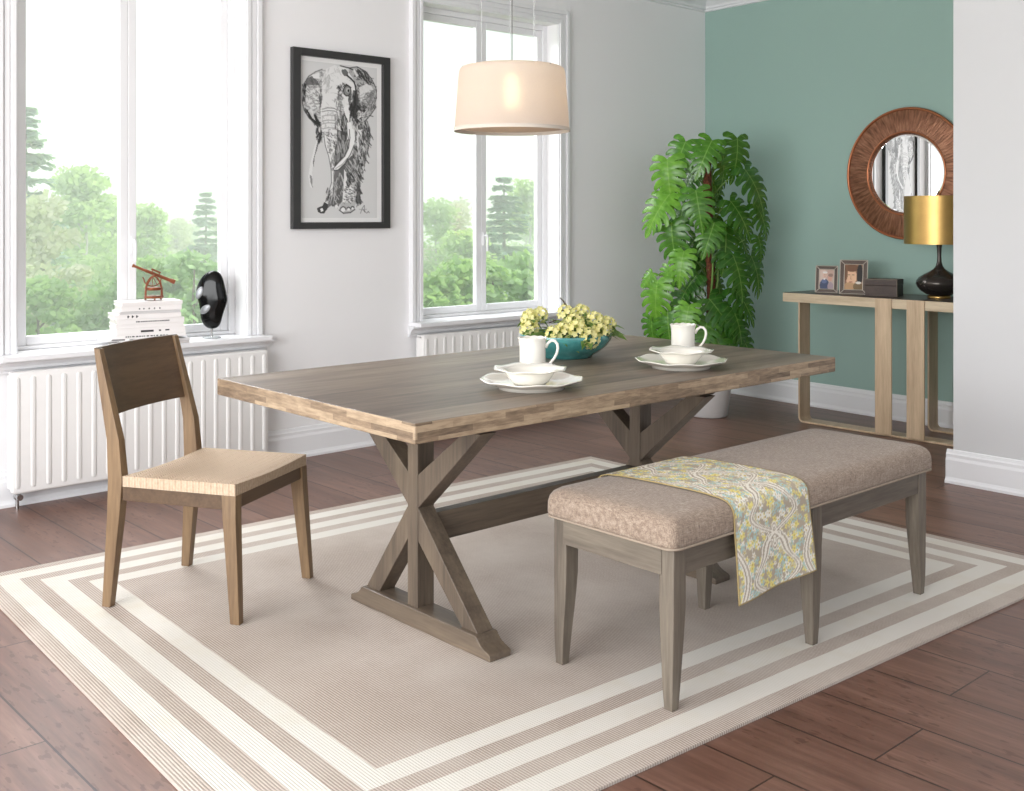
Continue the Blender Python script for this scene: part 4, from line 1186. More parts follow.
# ------------------------------------------------------------------ things on the console
def photo_canvas(kind):
    rnd = random.Random(kind)
    cv = Canvas(36, 50, lin(196, 176, 164)[:3])
    def C(*c): return lin(*c)[:3]
    def blob(cx_, cy_, a, b, c, al=1): cv.poly([(cx_ + a * math.cos(t * PI / 8), cy_ + b * math.sin(t * PI / 8)) for t in range(16)], c, al)
    if kind == 1:
        blob(.2, .3, .3, .4, C(214, 190, 178)); blob(.75, .25, .3, .25, C(196, 164, 150))
        blob(.40, .30, .16, .15, C(220, 184, 166)); blob(.40, .17, .16, .06, C(230, 224, 220))
        blob(.74, .46, .15, .16, C(208, 160, 140)); blob(.78, .30, .16, .09, C(150, 120, 108))
        blob(.38, .82, .32, .34, C(58, 70, 104)); blob(.35, .62, .18, .1, C(92, 108, 146)); blob(.78, .86, .2, .22, C(170, 150, 158)); blob(.36, .5, .06, .05, C(236, 230, 228))
        cv.path([(.34, .29), (.37, .29)], .03, C(90, 60, 50)); cv.path([(.44, .29), (.47, .29)], .03, C(90, 60, 50)); cv.path([(.37, .38), (.43, .38)], .025, C(150, 80, 70))
    else:
        blob(.5, .5, .7, .7, C(150, 110, 82)); blob(.38, .50, .30, .34, C(226, 184, 150)); blob(.42, .16, .38, .14, C(112, 74, 48)); blob(.1, .35, .1, .3, C(120, 82, 56))
        blob(.84, .4, .16, .42, C(20, 16, 16)); blob(.3, .92, .4, .2, C(190, 150, 110)); blob(.75, .88, .26, .16, C(120, 96, 60)); blob(.78, .73, .16, .05, C(232, 226, 216))
        cv.path([(.22, .42), (.32, .42)], .035, C(80, 50, 38)); cv.path([(.44, .42), (.54, .42)], .035, C(80, 50, 38)); cv.path([(.37, .46), (.35, .58), (.40, .59)], .03, C(180, 126, 98)); cv.path([(.30, .70), (.44, .70)], .045, C(160, 78, 66))
    return cv
def photo_frame(x, y, w_, h, rz, kind, label):
    root = empty('photo_frame', (x, y, CZ + .001), rz, label=label, cat='photo frame', group='framed photos on the console')
    # local: faces -X, width along Y, leaning back
    lean = Matrix.Rotation(R(14), 4, 'Y')
    def T(m): m.v = [tuple(lean @ Vector(p)) for p in m.v]; return m
    fw = w_ * .16
    fr = MB()
    yh = w_ / 2
    for (a, b, c, d) in ((-yh, -yh + fw, 0, h), (yh - fw, yh, 0, h), (-yh + fw, yh - fw, 0, fw), (-yh + fw, yh - fw, h - fw, h)): fr.box(-.007, .007, a, b, c, d)
    fro = T(fr).build('frame', plain('dark_brown_frame', (86, 70, 60), .35), root, bevel=.001)
    ln = MB(); k = .0035
    def edge(ya, za, yb, zb): ln.tube([(-.0075, ya, za), (-.0075, yb, zb)], k * .7, 6)
    for e in (0.0, fw):
        a = yh - e; zl, zh = e, h - e
        edge(-a, zl, a, zl); edge(a, zl, a, zh); edge(a, zh, -a, zh); edge(-a, zh, -a, zl)
    for sy in (-1, 1):
        for zz, s in ((0, 1), (h, -1)): edge(sy * yh, zz, sy * (yh - fw), zz + s * fw)
    T(ln).build('silver_beading', plain('silver_bead', (214, 204, 192), .3, .5), fro)
    cv = photo_canvas(kind); g, cols = canvas_grid(cv)
    # viewer looks along +X: their right is -Y
    g.v = [(-.0035, (yh - fw) * (1 - 2 * p[0]), fw + (h - 2 * fw) * (1 - p[1])) for p in g.v]
    T(g); o = g.build('photograph', M['photo'], root); paint_attr(o.data, cols)
    bk = MB().box(0, .004, -yh + fw * .8, yh - fw * .8, fw * .8, h - fw * .8); T(bk).build('back_board', M['black'], root)
    st = MB(); st.hexa([(.075, -.02, .0), (.079, -.02, .0), (.079, .02, .0), (.075, .02, .0)], [tuple(lean @ Vector((.006, -.015, h * .7))), tuple(lean @ Vector((.010, -.015, h * .7))), tuple(lean @ Vector((.010, .015, h * .7))), tuple(lean @ Vector((.006, .015, h * .7)))])
    st.build('easel_strut', M['black'], root)
photo_frame(6.17, 3.825, .135, .172, R(24), 1, 'smaller photo frame, leftmost on the console, picturing two people')
photo_frame(6.17, 3.635, .165, .215, R(24), 2, 'larger photo frame picturing a face, beside the dark brown box')
def trinket_box():
    x, y = 6.19, 3.437; rz = R(14)
    root = empty('keepsake_box', (x, y, CZ + .0005), rz, label='plain dark brown lidded box between the photo frame and the gold lamp', cat='box')
    MB().box(-.075, .075, -.095, .095, 0, .066).build('box_body', M['box'], root, bevel=.0015)
    lido = MB().box(-.076, .076, -.096, .096, .067, .104).build('lid', M['box'], root, bevel=.0015)
    m = MB(); m.tube([(-.0765, -.096, .104), (-.0765, .096, .104)], .0012, 5); m.tube([(-.0765, -.0965, 0.001), (-.0765, -.0965, .104)], .0012, 5)
    m.build('pale_stitching', M['piping'], lido)
trinket_box()
def console_lamp():
    x, y = 6.27, 3.125
    root = empty('table_lamp', (x, y, CZ + .0005), 0, label='table lamp with gold drum shade and dark bulbous base on the console', cat='table lamp')
    MB().lathe([(.002, 0), (.062, 0), (.066, .004), (.066, .011), (.06, .014), (.002, .014)], n=48).build('base_ring', M['gold'], root, smooth=True)
    prof = [(.002, .014), (.058, .014), (.075, .022), (.108, .045), (.126, .068), (.132, .086), (.130, .102), (.115, .122), (.085, .142), (.055, .158), (.032, .174), (.020, .192), (.014, .215), (.012, .25), (.014, .30), (.018, .325), (.002, .325)]
    MB().lathe(prof, n=64).build('lamp_base', M['bronze'], root, smooth=True, angle=0)
    a, b = .322, .607
    sh = MB().lathe([(.20, a), (.20, b), (.198, b), (.198, a), (.20, a)], n=96, cap0=False, cap1=False)
    sh.build('lamp_shade', M['gold'], root, smooth=True)
    m = MB(); m.tube([(0, 0, .32), (0, 0, .56)], .005, 8)
    for k in range(3):
        t = 2 * PI * k / 3; m.tube([(0, 0, .56), (.198 * math.cos(t), .198 * math.sin(t), .57)], .0025, 6)
    m.build('harp', M['bronze'], root, smooth=True)
console_lamp()

# ================================================================== MONSTERA
def monstera_leaf_mesh(name, seed, mats):
    r = random.Random(seed); m = MB(); L_ = 1.0
    nl = 7
    def rib(s): return Vector((0, s, 0))      # midrib along +Y, 0..1
    def curve(x, y):
        # leaf blade cups up beside the rib and droops at its tip and margins
        return .10 * abs(x) - .55 * x * x - .34 * max(0, y) ** 2
    for side in (-1, 1):
        for k in range(nl):
            s0 = k / nl; s1 = (k + 1) / nl
            sm = (s0 + s1) / 2
            ln = .48 * (1 - .62 * max(0, sm - .3) ** 1.5 / .7 ** 1.5) * (1.0 if k else .92) * r.uniform(.95, 1.05)
            ang0 = R(132 - 100 * s0); ang1 = R(132 - 100 * s1)
            if k == nl - 1: ang1 = R(2)
            rows = 10; cols_ = 4
            o = len(m.v)
            for i in range(rows + 1):
                w_ = i / rows
                gap = 0 if w_ < .42 else (.11 * min(1, (w_ - .42) / .12))
                if k == nl - 1: gap *= .6
                for j in range(cols_ + 1):
                    q = j / cols_; qq = gap + (1 - 2 * gap) * q
                    if w_ > .8: 
                        sh = (w_ - .8) / .2; qq = .5 + (qq - .5) * (1 - .4 * sh)
                    s = s0 + (s1 - s0) * qq; a = ang0 + (ang1 - ang0) * qq
                    base = rib(s * .96 * (1 if k else 1) + (.0))
                    l2 = ln * w_ * (1 - .05 * (2 * q - 1) ** 2)
                    bend = R(16) * w_ * w_
                    x = base.x + side * math.sin(a - bend) * l2
                    y = base.y + math.cos(a - bend) * l2
                    z = curve(x, y) + .003 * math.cos((q - .5) * 2 * PI)
                    m.v.append((x, y, z))
            for i in range(rows):
                for j in range(cols_):
                    a = o + i * (cols_ + 1) + j
                    f = (a, a + 1, a + cols_ + 2, a + cols_ + 1)
                    m.f.append(f if side > 0 else tuple(reversed(f)))
    me = bpy.data.meshes.new(name); me.from_pydata(m.v, [], m.f)
    bm = bmesh.new(); bm.from_mesh(me); bmesh.ops.remove_doubles(bm, verts=bm.verts, dist=.0008); bm.to_mesh(me); bm.free()
    me.shade_smooth(); me.materials.append(mats)
    return me
def plant():
    px_, py_ = spot(709, 7.17)
    root = empty('potted_monstera', (px_, py_, 0), 0, label='tall climbing split-leaf plant on a brown pole in the room corner', cat='plant')
    MB().lathe([(.002, .0), (.112, .0), (.12, .01), (.142, .18), (.152, .275), (.156, .285), (.152, .29), (.143, .285), (.13, .2), (.118, .02), (.002, .018)], n=56).build('pot', M['pot'], root, smooth=True, angle=0)
    MB().lathe([(.002, .262), (.07, .268), (.138, .255), (.138, .25), (.002, .25)], n=40).build('soil', M['soil'], root, smooth=True)
    r = random.Random(21)
    m = MB(); pts = []; rad = []
    for i in range(60):
        t = i / 59; pts.append((.012 * math.sin(t * 5), .008 * math.cos(t * 7), .24 + 1.47 * t)); rad.append(.029 + r.uniform(-.003, .004))
    m.tube(pts, rad, 14); m.build('coir_pole', M['coir'], root, smooth=True, angle=0)
    meshes = {}
    for k in range(3):
        for nm in ('monstera', 'monstera_dark', 'monstera_light'):
            meshes[(k, nm)] = monstera_leaf_mesh('leaf', 30 + k, M[nm])
    # (px offset right, height, depth toward camera, size, shade)
    rt = Vector((rx, ry, 0)); tc = Vector((-fx, -fy, 0)); up = Vector((0, 0, 1))
    sp = 1 / 152.7   # metres per photo pixel at the plant
    def H(y): return EYE - (y - YH) * 7.17 / F
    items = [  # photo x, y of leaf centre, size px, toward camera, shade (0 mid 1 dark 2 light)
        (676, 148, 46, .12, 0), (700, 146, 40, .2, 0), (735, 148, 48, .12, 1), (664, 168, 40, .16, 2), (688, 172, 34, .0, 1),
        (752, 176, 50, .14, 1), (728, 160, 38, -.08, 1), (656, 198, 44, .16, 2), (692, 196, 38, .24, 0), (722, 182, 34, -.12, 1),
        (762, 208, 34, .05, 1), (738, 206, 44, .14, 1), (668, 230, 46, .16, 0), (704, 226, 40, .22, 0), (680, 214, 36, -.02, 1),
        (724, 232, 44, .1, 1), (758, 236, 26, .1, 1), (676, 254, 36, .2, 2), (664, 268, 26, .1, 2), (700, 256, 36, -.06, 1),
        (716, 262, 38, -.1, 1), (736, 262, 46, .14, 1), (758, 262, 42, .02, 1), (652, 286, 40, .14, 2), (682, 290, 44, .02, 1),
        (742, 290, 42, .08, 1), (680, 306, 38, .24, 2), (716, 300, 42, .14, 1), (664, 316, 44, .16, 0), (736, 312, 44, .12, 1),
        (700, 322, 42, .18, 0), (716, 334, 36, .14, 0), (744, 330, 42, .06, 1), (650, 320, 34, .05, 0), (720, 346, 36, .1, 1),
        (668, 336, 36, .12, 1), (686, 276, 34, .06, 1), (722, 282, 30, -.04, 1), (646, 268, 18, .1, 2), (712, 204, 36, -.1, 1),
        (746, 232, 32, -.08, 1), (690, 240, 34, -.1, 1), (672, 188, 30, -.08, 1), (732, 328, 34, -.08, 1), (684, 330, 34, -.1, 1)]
    stems = MB(); nodes = []
    for idx, (X_, Y_, S, dep, sh) in enumerate(items):
        off = (X_ - 709) * sp; z = H(Y_ + 9); size = S * sp * r.uniform(.8, .96)
        c = rt * off + tc * dep + up * z
        # direction the blade hangs: outwards and down
        outw = (rt * off * 1.1 + tc * max(dep, .02) * .9 + rt * r.uniform(-.05, .05))
        if outw.length < .05: outw = tc * .1 + rt * r.uniform(-.1, .1)
        outw = outw.normalized()
        d = (outw * r.uniform(.35, .6) - up * r.uniform(.75, 1.0)).normalized()
        nrm = (outw * .55 + tc * .65 + up * r.uniform(.25, .55))
        d = (d + rt * r.uniform(-.45, .45)).normalized(); nrm = (nrm - d * nrm.dot(d)).normalized(); xa = d.cross(nrm).normalized()
        base = c - d * size * .45
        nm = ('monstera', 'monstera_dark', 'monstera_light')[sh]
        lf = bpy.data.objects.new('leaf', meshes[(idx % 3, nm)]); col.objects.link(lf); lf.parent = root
        if sh == 2: lf['label'] = 'light yellow-green leaf'
        mat = Matrix((xa, d, nrm)).transposed().to_4x4()
        mat.translation = base
        lf.matrix_basis = mat @ Matrix.Scale(size * r.uniform(.95, 1.1), 4)
        zi = max(.3, min(1.66, base.z - .10 - .25 * abs(off)))
        p0 = Vector((0, 0, zi)) + outw * .024
        p1 = p0 + outw * (base - p0).dot(outw) * .5 + up * (base.z - zi) * .75
        stems.tube([p0, p0.lerp(p1, .55), p1.lerp(base, .35), base], [.006, .005, .004, .0035], 6)
    # climbing main stems on the pole
    for s in (-1, 1):
        stems.tube([(s * .03 * math.cos(i * .5), .034 * math.sin(i * .7) - .02, .26 + i * .105) for i in range(14)], .007, 7)
    stems.build('stems', M['stemgreen'], root, smooth=True, angle=0)
plant()

# ================================================================== WINDOW SILL THINGS
SZ = OB + .0005
def books():
    bx_, by_ = 2.255, 5.148; z = SZ
    specs = [ # length, depth, thick, dx, rot, cover, label
        (.285, .165, .012, .02, -4, 'book', 'thin white magazine at the very bottom of the window sill stack'),
        (.275, .170, .014, .035, -14, 'book_grey', 'pale grey magazine second from the bottom of the stack'),
        (.300, .165, .010, -.035, -22, 'book', 'white magazine jutting out left near the bottom of the stack'),
        (.290, .160, .018, .005, -12, 'book', 'white book with small dark spine lettering, fourth from the bottom'),
        (.270, .165, .030, .012, -10, 'book', 'thick white book with a black bar on its spine'),
        (.265, .160, .018, .008, -11, 'book', 'slim white book just above the one with the black spine bar'),
        (.265, .165, .024, .010, -10, 'book', 'white book with a long row of spine lettering mid stack'),
        (.262, .160, .024, -.002, -12, 'book', 'white book with three dark letters at the left of its spine'),
        (.240, .160, .012, .006, -9, 'book_grey', 'thin light grey book under the top white books'),
        (.238, .155, .026, .016, -11, 'book', 'white book with spaced dark letters, second from the top'),
        (.240, .160, .018, .016, -8, 'book', 'plain white book on top of the stack under the copper-coloured telescope')]
    rnd = random.Random(4)
    for i, (L_, D, T, dx, rot, mt, lab) in enumerate(specs):
        root = empty('book', (bx_ + dx, by_, z), R(rot), label=lab, cat='book', group='books stacked on the window sill')
        c = MB(); t = min(.003, T * .2)
        L_ *= 1.2
        c.box(-L_ / 2, L_ / 2, -D / 2, D / 2, 0, t); c.box(-L_ / 2, L_ / 2, -D / 2, D / 2, T - t, T); c.box(-L_ / 2, L_ / 2, -D / 2, -D / 2 + .003, t, T - t)
        c.build('cover', M[mt], root, bevel=.0006)
        MB().box(-L_ / 2 + .003, L_ / 2 - .003, -D / 2 + .003, D / 2 - .003, t, T - t).build('pages', M['pages'], root)
        tx = MB(); yy = -D / 2 - .0006
        def mk(x0_, x1_, h0, h1): tx.box(x0_, x1_, yy, yy + .0008, T * h0, T * h1)
        if i == 4: mk(-.05, .01, .3, .62); mk(.035, .045, .35, .6); mk(.065, .085, .38, .6)
        elif i == 6:
            x = -.07
            while x < .09: w_ = rnd.uniform(.003, .009); mk(x, x + w_, .35, .6); x += w_ + rnd.uniform(.002, .006)
        elif i == 7:
            for x in (-.095, -.075, -.055): mk(x, x + .006, .25, .75); mk(x, x + .01, .45, .6)
        elif i == 9:
            for x in (-.06, -.04, -.015, .01, .035): mk(x, x + .006, .3, .55)
        elif i == 3:
            x = -.11
            while x < .09: w_ = rnd.uniform(.004, .012); mk(x, x + w_, .3, .62); x += w_ + rnd.uniform(.003, .008)
        elif i == 2: mk(-.12, -.06, .3, .8); mk(-.04, .0, .4, .7)
        if tx.v: tx.build('spine_lettering', M['ink'], root)
        z += T + .0004
    return z, bx_ + .03, by_
zb, tx_, ty_ = books()
def theodolite():
    rz = R(-18)
    root = empty('antique_theodolite', (tx_ + .015, ty_, zb + .0002), rz, label='small copper-coloured antique surveying telescope standing on the books', cat='telescope')
    root.scale = (1, 1, 1)
    MB().lathe([(.003, .010), (.045, .010), (.047, .013), (.047, .018), (.043, .020), (.003, .020)], n=32).build('base_plate', M['copper'], root, smooth=True)
    for k in range(3):
        t = 2 * PI * k / 3 - PI / 2
        m = MB().lathe([(.004, 0), (.006, .002), (.003, .006), (.003, .022), (.005, .024)], n=10); m.v = [(p[0] + .042 * math.cos(t), p[1] + .042 * math.sin(t), p[2]) for p in m.v]
        m.build('levelling_foot', M['copper'], root, smooth=True)
    m = MB()
    for s in (-1, 1): # A-shaped standards, arched
        for y_ in (-.018, .018):
            m.tube([(s * .038, y_, .018), (s * .037, y_, .055), (s * .030, y_, .085), (s * .015, y_, .108), (0, y_, .118)], .0032, 7)
        m.tube([(s * .038, -.018, .05), (s * .038, .018, .05)], .003, 6)
    m.build('arched_standards', M['copper'], root, smooth=True)
    m = MB().lathe([(.003, .048), (.034, .048), (.036, .051), (.036, .060), (.034, .062), (.003, .062)], n=32); m.build('compass_dial', M['copper'], root, smooth=True)
    m = MB(); rs = []
    n = 24
    m.tube([(.040 * math.cos(PI + PI * i / n) - .006, 0, .104 + .036 * math.sin(PI + PI * i / n)) for i in range(n + 1)], .003, 6)
    m.tube([(-.046, 0, .104), (-.052, 0, .112)], .003, 6)
    for t in (-.6, 0, .6): m.tube([(-.006, 0, .118), (-.006 + .038 * math.sin(t), 0, .104 - .036 * math.cos(t))], .0018, 6)
    m.build('vertical_circle', M['copper'], root, smooth=True)
    d = Vector((.92, 0, -.40)).normalized()
    c0 = Vector((0, 0, .128))
    m = MB(); L_ = .108
    ks = [(-1, .008), (-.93, .009), (-.92, .0065), (-.4, .0065), (-.39, .008), (-.3, .008), (-.29, .0075), (.8, .0085), (.81, .011), (1.0, .011)]
    m.tube([c0 + d * L_ * a for a, _ in ks], [b for _, b in ks], 16); m.build('telescope_tube', M['copper'], root, smooth=True)
    m = MB(); m.tube([c0 + d * -.012 + Vector((0, 0, .019)), c0 + d * .035 + Vector((0, 0, .018))], .0045, 10)
    for a in (-.006, .028): m.tube([c0 + d * a, c0 + d * a + Vector((0, 0, .018))], .003, 6)
    m.tube([c0 + Vector((0, -.024, -.004)), c0 + Vector((0, .024, -.004))], .0045, 10)
    m.build('level_vial', M['copper'], root, smooth=True)
theodolite()
def sculpture():
    x, y = 2.615, 5.165
    root = empty('glass_sculpture', (x, y, SZ - .0), 0, label='black glossy abstract glass sculpture on the sill beside the books', cat='sculpture')
    MB().lathe([(.002, 0), (.045, 0), (.046, .003), (.044, .006), (.002, .006)], n=40).build('base', M['glass_clear'], root, smooth=True)
    MB().lathe([(.002, .006), (.006, .006), (.005, .02), (.006, .05), (.002, .05)], n=16).build('stem', M['chrome'], root, smooth=True)
    # pebble shape: outline in camera-facing plane (a = right, z)
    out = [(.0, .045), (.030, .048), (.048, .075), (.054, .11), (.068, .15), (.082, .185), (.078, .22), (.068, .262), (.060, .30), (.044, .335), (.012, .348), (-.02, .338), (-.05, .315), (-.066, .285), (-.080, .25), (-.078, .215), (-.064, .18), (-.058, .14), (-.056, .10), (-.045, .07), (-.022, .048)]
    cz_ = .195; n = len(out); m = MB(); rs = []
    lv = 11
    e = Vector((rx, ry, 0)); f_ = Vector((fx, fy, 0))
    for i in range(lv + 1):
        t = -PI / 2 + PI * i / lv; k = max(math.cos(t), .03) ** .55; dd = .036 * math.sin(t)
        rs.append([e * (a * k) + f_ * dd + Vector((0, 0, cz_ + (z - cz_) * k)) for a, z in out])
    m.rings(rs); o = m.build('body', M['blackglass'], root, smooth=True, angle=0)
    s = o.modifiers.new('sub', 'SUBSURF'); s.levels = 2; s.render_levels = 2
    for (a, z, ra, rz_, rot) in ((-.052, .232, .017, .034, -25), (-.022, .150, .034, .019, 40)):
        m = MB(); rs = []
        rr = R(rot)
        for k, dd in ((1.0, -.033), (.85, -.0362), (.3, -.037)):
            ring = []
            for j in range(24):
                t = 2 * PI * j / 24; u, v = ra * k * math.cos(t), rz_ * k * math.sin(t)
                ring.append(e * (a + u * math.cos(rr) - v * math.sin(rr)) + f_ * dd + Vector((0, 0, z + u * math.sin(rr) + v * math.cos(rr))))
            rs.append(ring)
        m.rings(rs); m.build('polished_hollow', M['silverglass'], root, smooth=True, angle=0)
def clear():
    m = NT('clear_acrylic')
    fr = m.n('Fresnel', {'IOR': 1.45}); tr = m.n('BsdfTransparent', {'Color': (.93, .95, .95, 1)}); gl = m.n('BsdfGlossy', {'Roughness': .03})
    return m.surf(m.n('MixShader', {0: fr.outputs[0], 1: tr.outputs[0], 2: gl.outputs[0]}).outputs[0])
M['glass_clear'] = clear()
sculpture()

# ================================================================== OUTSIDE
GZ = -3.2
def hills():
    m = MB(); nx, ny = 40, 30
    for j in range(ny + 1):
        for i in range(nx + 1):
            x = -60 + 200 * i / nx; y = 6.2 + 130 * j / ny
            z = GZ + .25 * math.sin(x * .21) * math.cos(y * .17) + max(0, (y - 62)) * .06
            m.v.append((x, y, z))
    for j in range(ny):
        for i in range(nx):
            a = j * (nx + 1) + i; m.f.append((a, a + 1, a + nx + 2, a + nx + 1))
    o = m.build('meadow_ground', M['grass'], smooth=True); o['kind'] = 'structure'
hills()
def quad(m, c, u, v):
    o = len(m.v); m.v += [tuple(c - u - v), tuple(c + u - v), tuple(c + u + v), tuple(c - u + v)]; m.f.append((o, o + 1, o + 2, o + 3))
def rv(r): return Vector((r.gauss(0, 1), r.gauss(0, 1), r.gauss(0, 1))).normalized()
def broad_mesh(seed, W_, low, n, ls, clusters=26):
    """unit-height deciduous crown"""
    r = random.Random(seed); m = MB(); cl = []
    for k in range(clusters):
        t = r.random(); z = low + (1 - low) * (t ** .85)
        rr = W_ * math.sin(PI * min(1, .18 + .80 * (z - low) / (1 - low))) ** .8
        a = r.random() * 2 * PI; q = r.random() ** .5 * rr
        cl.append((Vector((q * math.cos(a), q * math.sin(a), z)), r.uniform(.05, .11)))
    for k in range(n):
        c, s = r.choice(cl); d = rv(r); d.z *= .7
        p = c + d * s * r.random() ** .4
        u = rv(r); v = u.orthogonal().normalized(); l = ls * r.uniform(.6, 1.3)
        quad(m, p, u * l, v * l * .6)
    return m, cl
def trunk_mesh(seed, cl, th):
    r = random.Random(seed); m = MB()
    pts = [Vector((.01 * math.sin(i * 1.3 + seed), .01 * math.cos(i), i / 8 * .97)) for i in range(9)]
    m.tube(pts, [th * (1 - .85 * i / 8) for i in range(9)], 7)
    for c, s in cl[::3]:
        b = Vector((0, 0, max(.05, c.z - .12))); m.tube([b, b.lerp(c, .5) + Vector((0, 0, -.01)), c], [th * .3, th * .2, th * .08], 4)
    return m
def spruce_mesh(seed, W_, low):
    r = random.Random(seed); m = MB()
    tiers = 27
    for k in range(tiers):
        t = (k + r.random() * .8) / tiers; z = low + (1 - low) * t; rad = W_ * (1 - t) ** .85 + .012
        nb = 6
        for b in range(nb):
            a = 2 * PI * (b + r.random()) / nb; L_ = rad * r.uniform(.45, 1.25)
            d = Vector((math.cos(a), math.sin(a), 0)); s = Vector((-d.y, d.x, 0))
            for q in range(9):
                f = (q + .5) / 9; c = d * L_ * f + Vector((0, 0, z - .16 * L_ * f + .10 * L_ * f * f + r.uniform(-.006, .006)))
                wd = .016 + .034 * L_ / .2 * math.sin(PI * min(1, f + .1)) * .6
                for w_ in range(2):
                    dd = (d * .6 + s * r.uniform(-1, 1) + Vector((0, 0, r.uniform(-.5, .1)))).normalized()
                    quad(m, c + dd * wd * .6, dd * wd, dd.cross(Vector((0, 0, 1)) + rv(r) * .4).normalized() * .010)
    return m
TREES = {}
def proto(kind, var):
    key = (kind, var)
    if key in TREES: return TREES[key]
    if kind == 'spruce':
        f = spruce_mesh(40 + var, .24, .08).build('foliage', M['spruce'], fix=False); t = MB().tube([(0, 0, 0), (0, 0, .5), (0, 0, .97)], [.016, .01, .002], 8).build('trunk', M['bark'])
    elif kind == 'birch':
        mm, cl = broad_mesh(50 + var, .15, .22, 5200, .0105, 34); f = mm.build('foliage', M['birchleaf'], fix=False); t = trunk_mesh(var, cl, .012).build('trunk', M['bark_pale'])
    elif kind == 'olive':
        mm, cl = broad_mesh(60 + var, .24, .12, 5200, .012, 40); f = mm.build('foliage', M['olive'], fix=False); t = trunk_mesh(var, cl, .015).build('trunk', M['bark'])
    else:
        mm, cl = broad_mesh(70 + var, .5, .0, 9000, .014, 46); f = mm.build('foliage', M['bush'], fix=False); t = trunk_mesh(var, cl, .02).build('stems', M['bark'])
    me = (f.data, t.data, t.name.split('.')[0]); bpy.data.objects.remove(f); bpy.data.objects.remove(t)
    TREES[key] = me; return me
NAMES = {'spruce': ('spruce_tree', 'spruce'), 'birch': ('birch_tree', 'tree'), 'olive': ('broadleaf_tree', 'tree'), 'bush': ('shrub', 'shrub')}
def tree(kind, px, d, ytop, label, var=0, wide=1.0):
    x, y = spot(px, d); ztop = EYE - (ytop - YH) * d / F; h = ztop - GZ + .15
    fm, tm, tn = proto(kind, var % 2); nm, cat = NAMES[kind]
    root = empty(nm, (x, y, GZ - .15), (px * 1.7) % 6.28, label=label, cat=cat)
    root['group'] = 'trees outside the windows'
    for me, n in ((tm, tn), (fm, 'foliage')):
        o = bpy.data.objects.new(n, me); col.objects.link(o); o.parent = root; o.scale = (h * wide, h * wide, h)
    return root
tree('spruce', 26, 24, 106, 'tall pale spruce at the left edge of the left window', 0, .9)
tree('olive', 40, 21, 205, 'pale broad tree in front of the tall spruce in the left window', 0, 1.1)
tree('birch', 84, 27, 180, 'pointed light green birch in the left pane of the left window', 1, 1.2)
tree('birch', 62, 33, 214, 'light green birch behind the gap right of the tall spruce', 0, 1.3)
tree('birch', 108, 31, 205, 'light green birch just left of the left window mullion', 0, 1.4)
tree('bush', 36, 17.5, 288, 'pale shrub at the lower left corner of the left window', 0, 1.0)
tree('bush', 84, 19, 296, 'green shrub at the bottom of the left window pane', 1, 1.0)
tree('birch', 150, 30, 214, 'light green birch right of the left window mullion', 1, 1.2)
tree('spruce', 157, 38, 222, 'small spruce right of the left window mullion', 1, .9)
tree('olive', 176, 42, 220, 'hazy pale tree in the middle of the right pane', 1, 1.0)
tree('spruce', 206, 34, 192, 'grey-green spruce at the right edge of the left window', 0, 1.0)
tree('bush', 150, 18, 268, 'green shrub behind the telescope', 0, 1.0)
tree('bush', 196, 17, 262, 'dense round green shrub behind the black sculpture', 1, 1.1)
tree('birch', 436, 30, 208, 'light green birch in the left pane of the right window', 0, 1.1)
tree('olive', 458, 36, 206, 'pale tree left of the right window mullion', 0, 1.1)
tree('spruce', 504, 30, 176, 'tall blue-green spruce in the right pane of the right window', 1, 1.15)
tree('birch', 530, 34, 190, 'light green birch at the right edge of the right window', 1, 1.2)
tree('spruce', 492, 27, 232, 'small spruce right of the right window mullion', 0, .9)
tree('birch', 468, 26, 240, 'low green birch beside the right window mullion', 1, 1.4)
tree('bush', 442, 16.5, 270, 'dense green shrub at the bottom left of the right window', 1, 1.2)
tree('bush', 492, 17, 274, 'dense green shrub at the bottom of the right pane of the right window', 0, 1.2)
tree('bush', 536, 19, 262, 'pale green shrub at the bottom right corner of the right window', 1, 1.1)
# woodland edge further back
k = 0
for px, yt in ((-30, 190), (10, 214), (46, 226), (72, 230), (96, 224), (128, 226), (160, 232), (190, 228), (222, 222), (256, 220), (290, 218), (330, 220), (372, 219), (412, 222), (440, 228), (470, 230), (500, 224), (526, 220), (560, 214), (600, 210)):
    tree('birch' if k % 3 else 'spruce', px, 52 + (k % 4) * 3, yt, 'distant hazy tree at the woodland edge beyond the garden', k, 1.5); k += 1

def haze():
    m = NT('forest_haze'); v = m.n('VolumeScatter', {'Color': (1, 1, 1, 1), 'Density': .021, 'Anisotropy': .0})
    m.t.links.new(v.outputs[0], m.out.inputs[1])
    o = MB().box(-55, 135, 7, 135, -8, 12).build('morning_haze', m.m); o['kind'] = 'stuff'; tag(o, 'pale haze hanging among the trees outside the windows', 'haze')
haze()
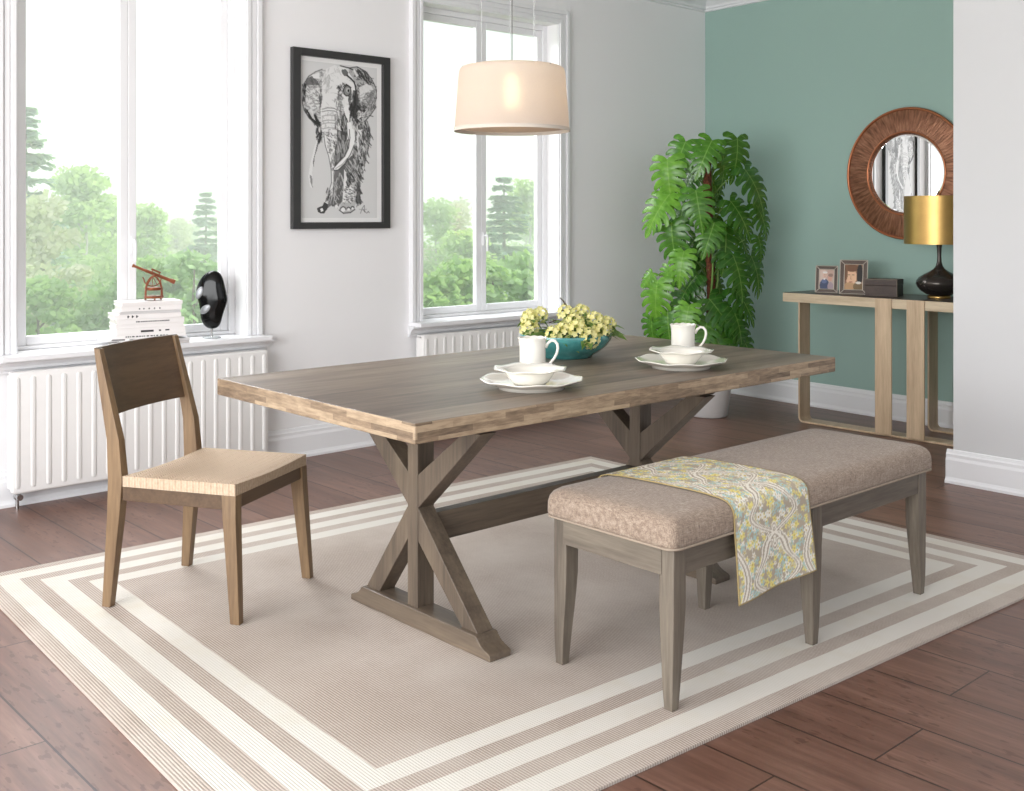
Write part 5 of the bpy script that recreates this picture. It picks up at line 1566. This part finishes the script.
# ================================================================== LIGHT, SKY, CAMERA
def world():
    w_ = bpy.data.worlds.new('sky'); bpy.context.scene.world = w_; w_.use_nodes = True; t = w_.node_tree; t.nodes.clear()
    o = t.nodes.new('ShaderNodeOutputWorld'); b = t.nodes.new('ShaderNodeBackground'); tc = t.nodes.new('ShaderNodeTexCoord'); s = t.nodes.new('ShaderNodeSeparateXYZ'); r = t.nodes.new('ShaderNodeValToRGB')
    t.links.new(tc.outputs['Generated'], s.inputs[0]); t.links.new(s.outputs[2], r.inputs[0]); t.links.new(r.outputs[0], b.inputs[0]); t.links.new(b.outputs[0], o.inputs[0])
    cr = r.color_ramp; cr.elements[0].position = 0.0; cr.elements[0].color = lin(250, 252, 252); cr.elements[1].position = .24; cr.elements[1].color = lin(208, 226, 242)
    e = cr.elements.new(.08); e.color = lin(250, 252, 254)
    b.inputs[1].default_value = 1.05
world()
def area(name, loc, target, sx, sy, power, color=(1, 1, 1)):
    L = bpy.data.lights.new(name, 'AREA'); L.shape = 'RECTANGLE'; L.size = sx; L.size_y = sy; L.energy = power; L.color = color
    o = bpy.data.objects.new(name, L); col.objects.link(o); o.location = loc
    d = Vector(target) - Vector(loc); o.rotation_euler = d.to_track_quat('-Z', 'Y').to_euler(); return o
area('daylight_left_side', (-2.3, 1.8, 1.6), (3, 2.8, .9), 4.2, 2.2, 290, (.98, .99, 1))
area('rear_fill', (1.0, -2.3, 1.9), (3.0, 3, 1.2), 3.5, 1.8, 16, (.98, .99, 1))  # added fill lamp behind the camera, no known source there
area('added_sky_fill_left', ((W1[0] + W1[1]) / 2 - .3, WY + 1.9, 3.9), (2.6, 2.9, .0), 2.6, 2.0, 420, (.96, .98, 1))  # added area lamp outdoors, brightens the floor through the left window
area('added_sky_fill_right', ((W2[0] + W2[1]) / 2 - .2, WY + 1.9, 3.9), (3.9, 2.9, .0), 2.6, 2.0, 220, (.96, .98, 1))  # matching added lamp outside the right window
S = bpy.data.lights.new('sun', 'SUN'); S.energy = 5.5; S.angle = R(3); S.color = (1, .97, .9)
so = bpy.data.objects.new('sun', S); col.objects.link(so); so.location = (10, 0, 10)
so.rotation_euler = Vector((-.62, .12, -.75)).to_track_quat('-Z', 'Y').to_euler()

cam = bpy.data.cameras.new('camera'); co = bpy.data.objects.new('camera', cam); col.objects.link(co)
co.location = (0, 0, EYE); co.rotation_euler = (PI / 2, 0, AZ - PI / 2)
cam.sensor_fit = 'HORIZONTAL'; cam.sensor_width = 36; cam.lens = F / 1024 * 36
cam.shift_y = -(395.5 - YH) / 1024; cam.clip_end = 400
sc = bpy.context.scene; sc.camera = co; sc.cycles.volume_bounces = 5
vs = sc.view_settings; vs.view_transform = 'Standard'; vs.look = 'None'; vs.exposure = 0; vs.gamma = 1; vs.use_curve_mapping = False
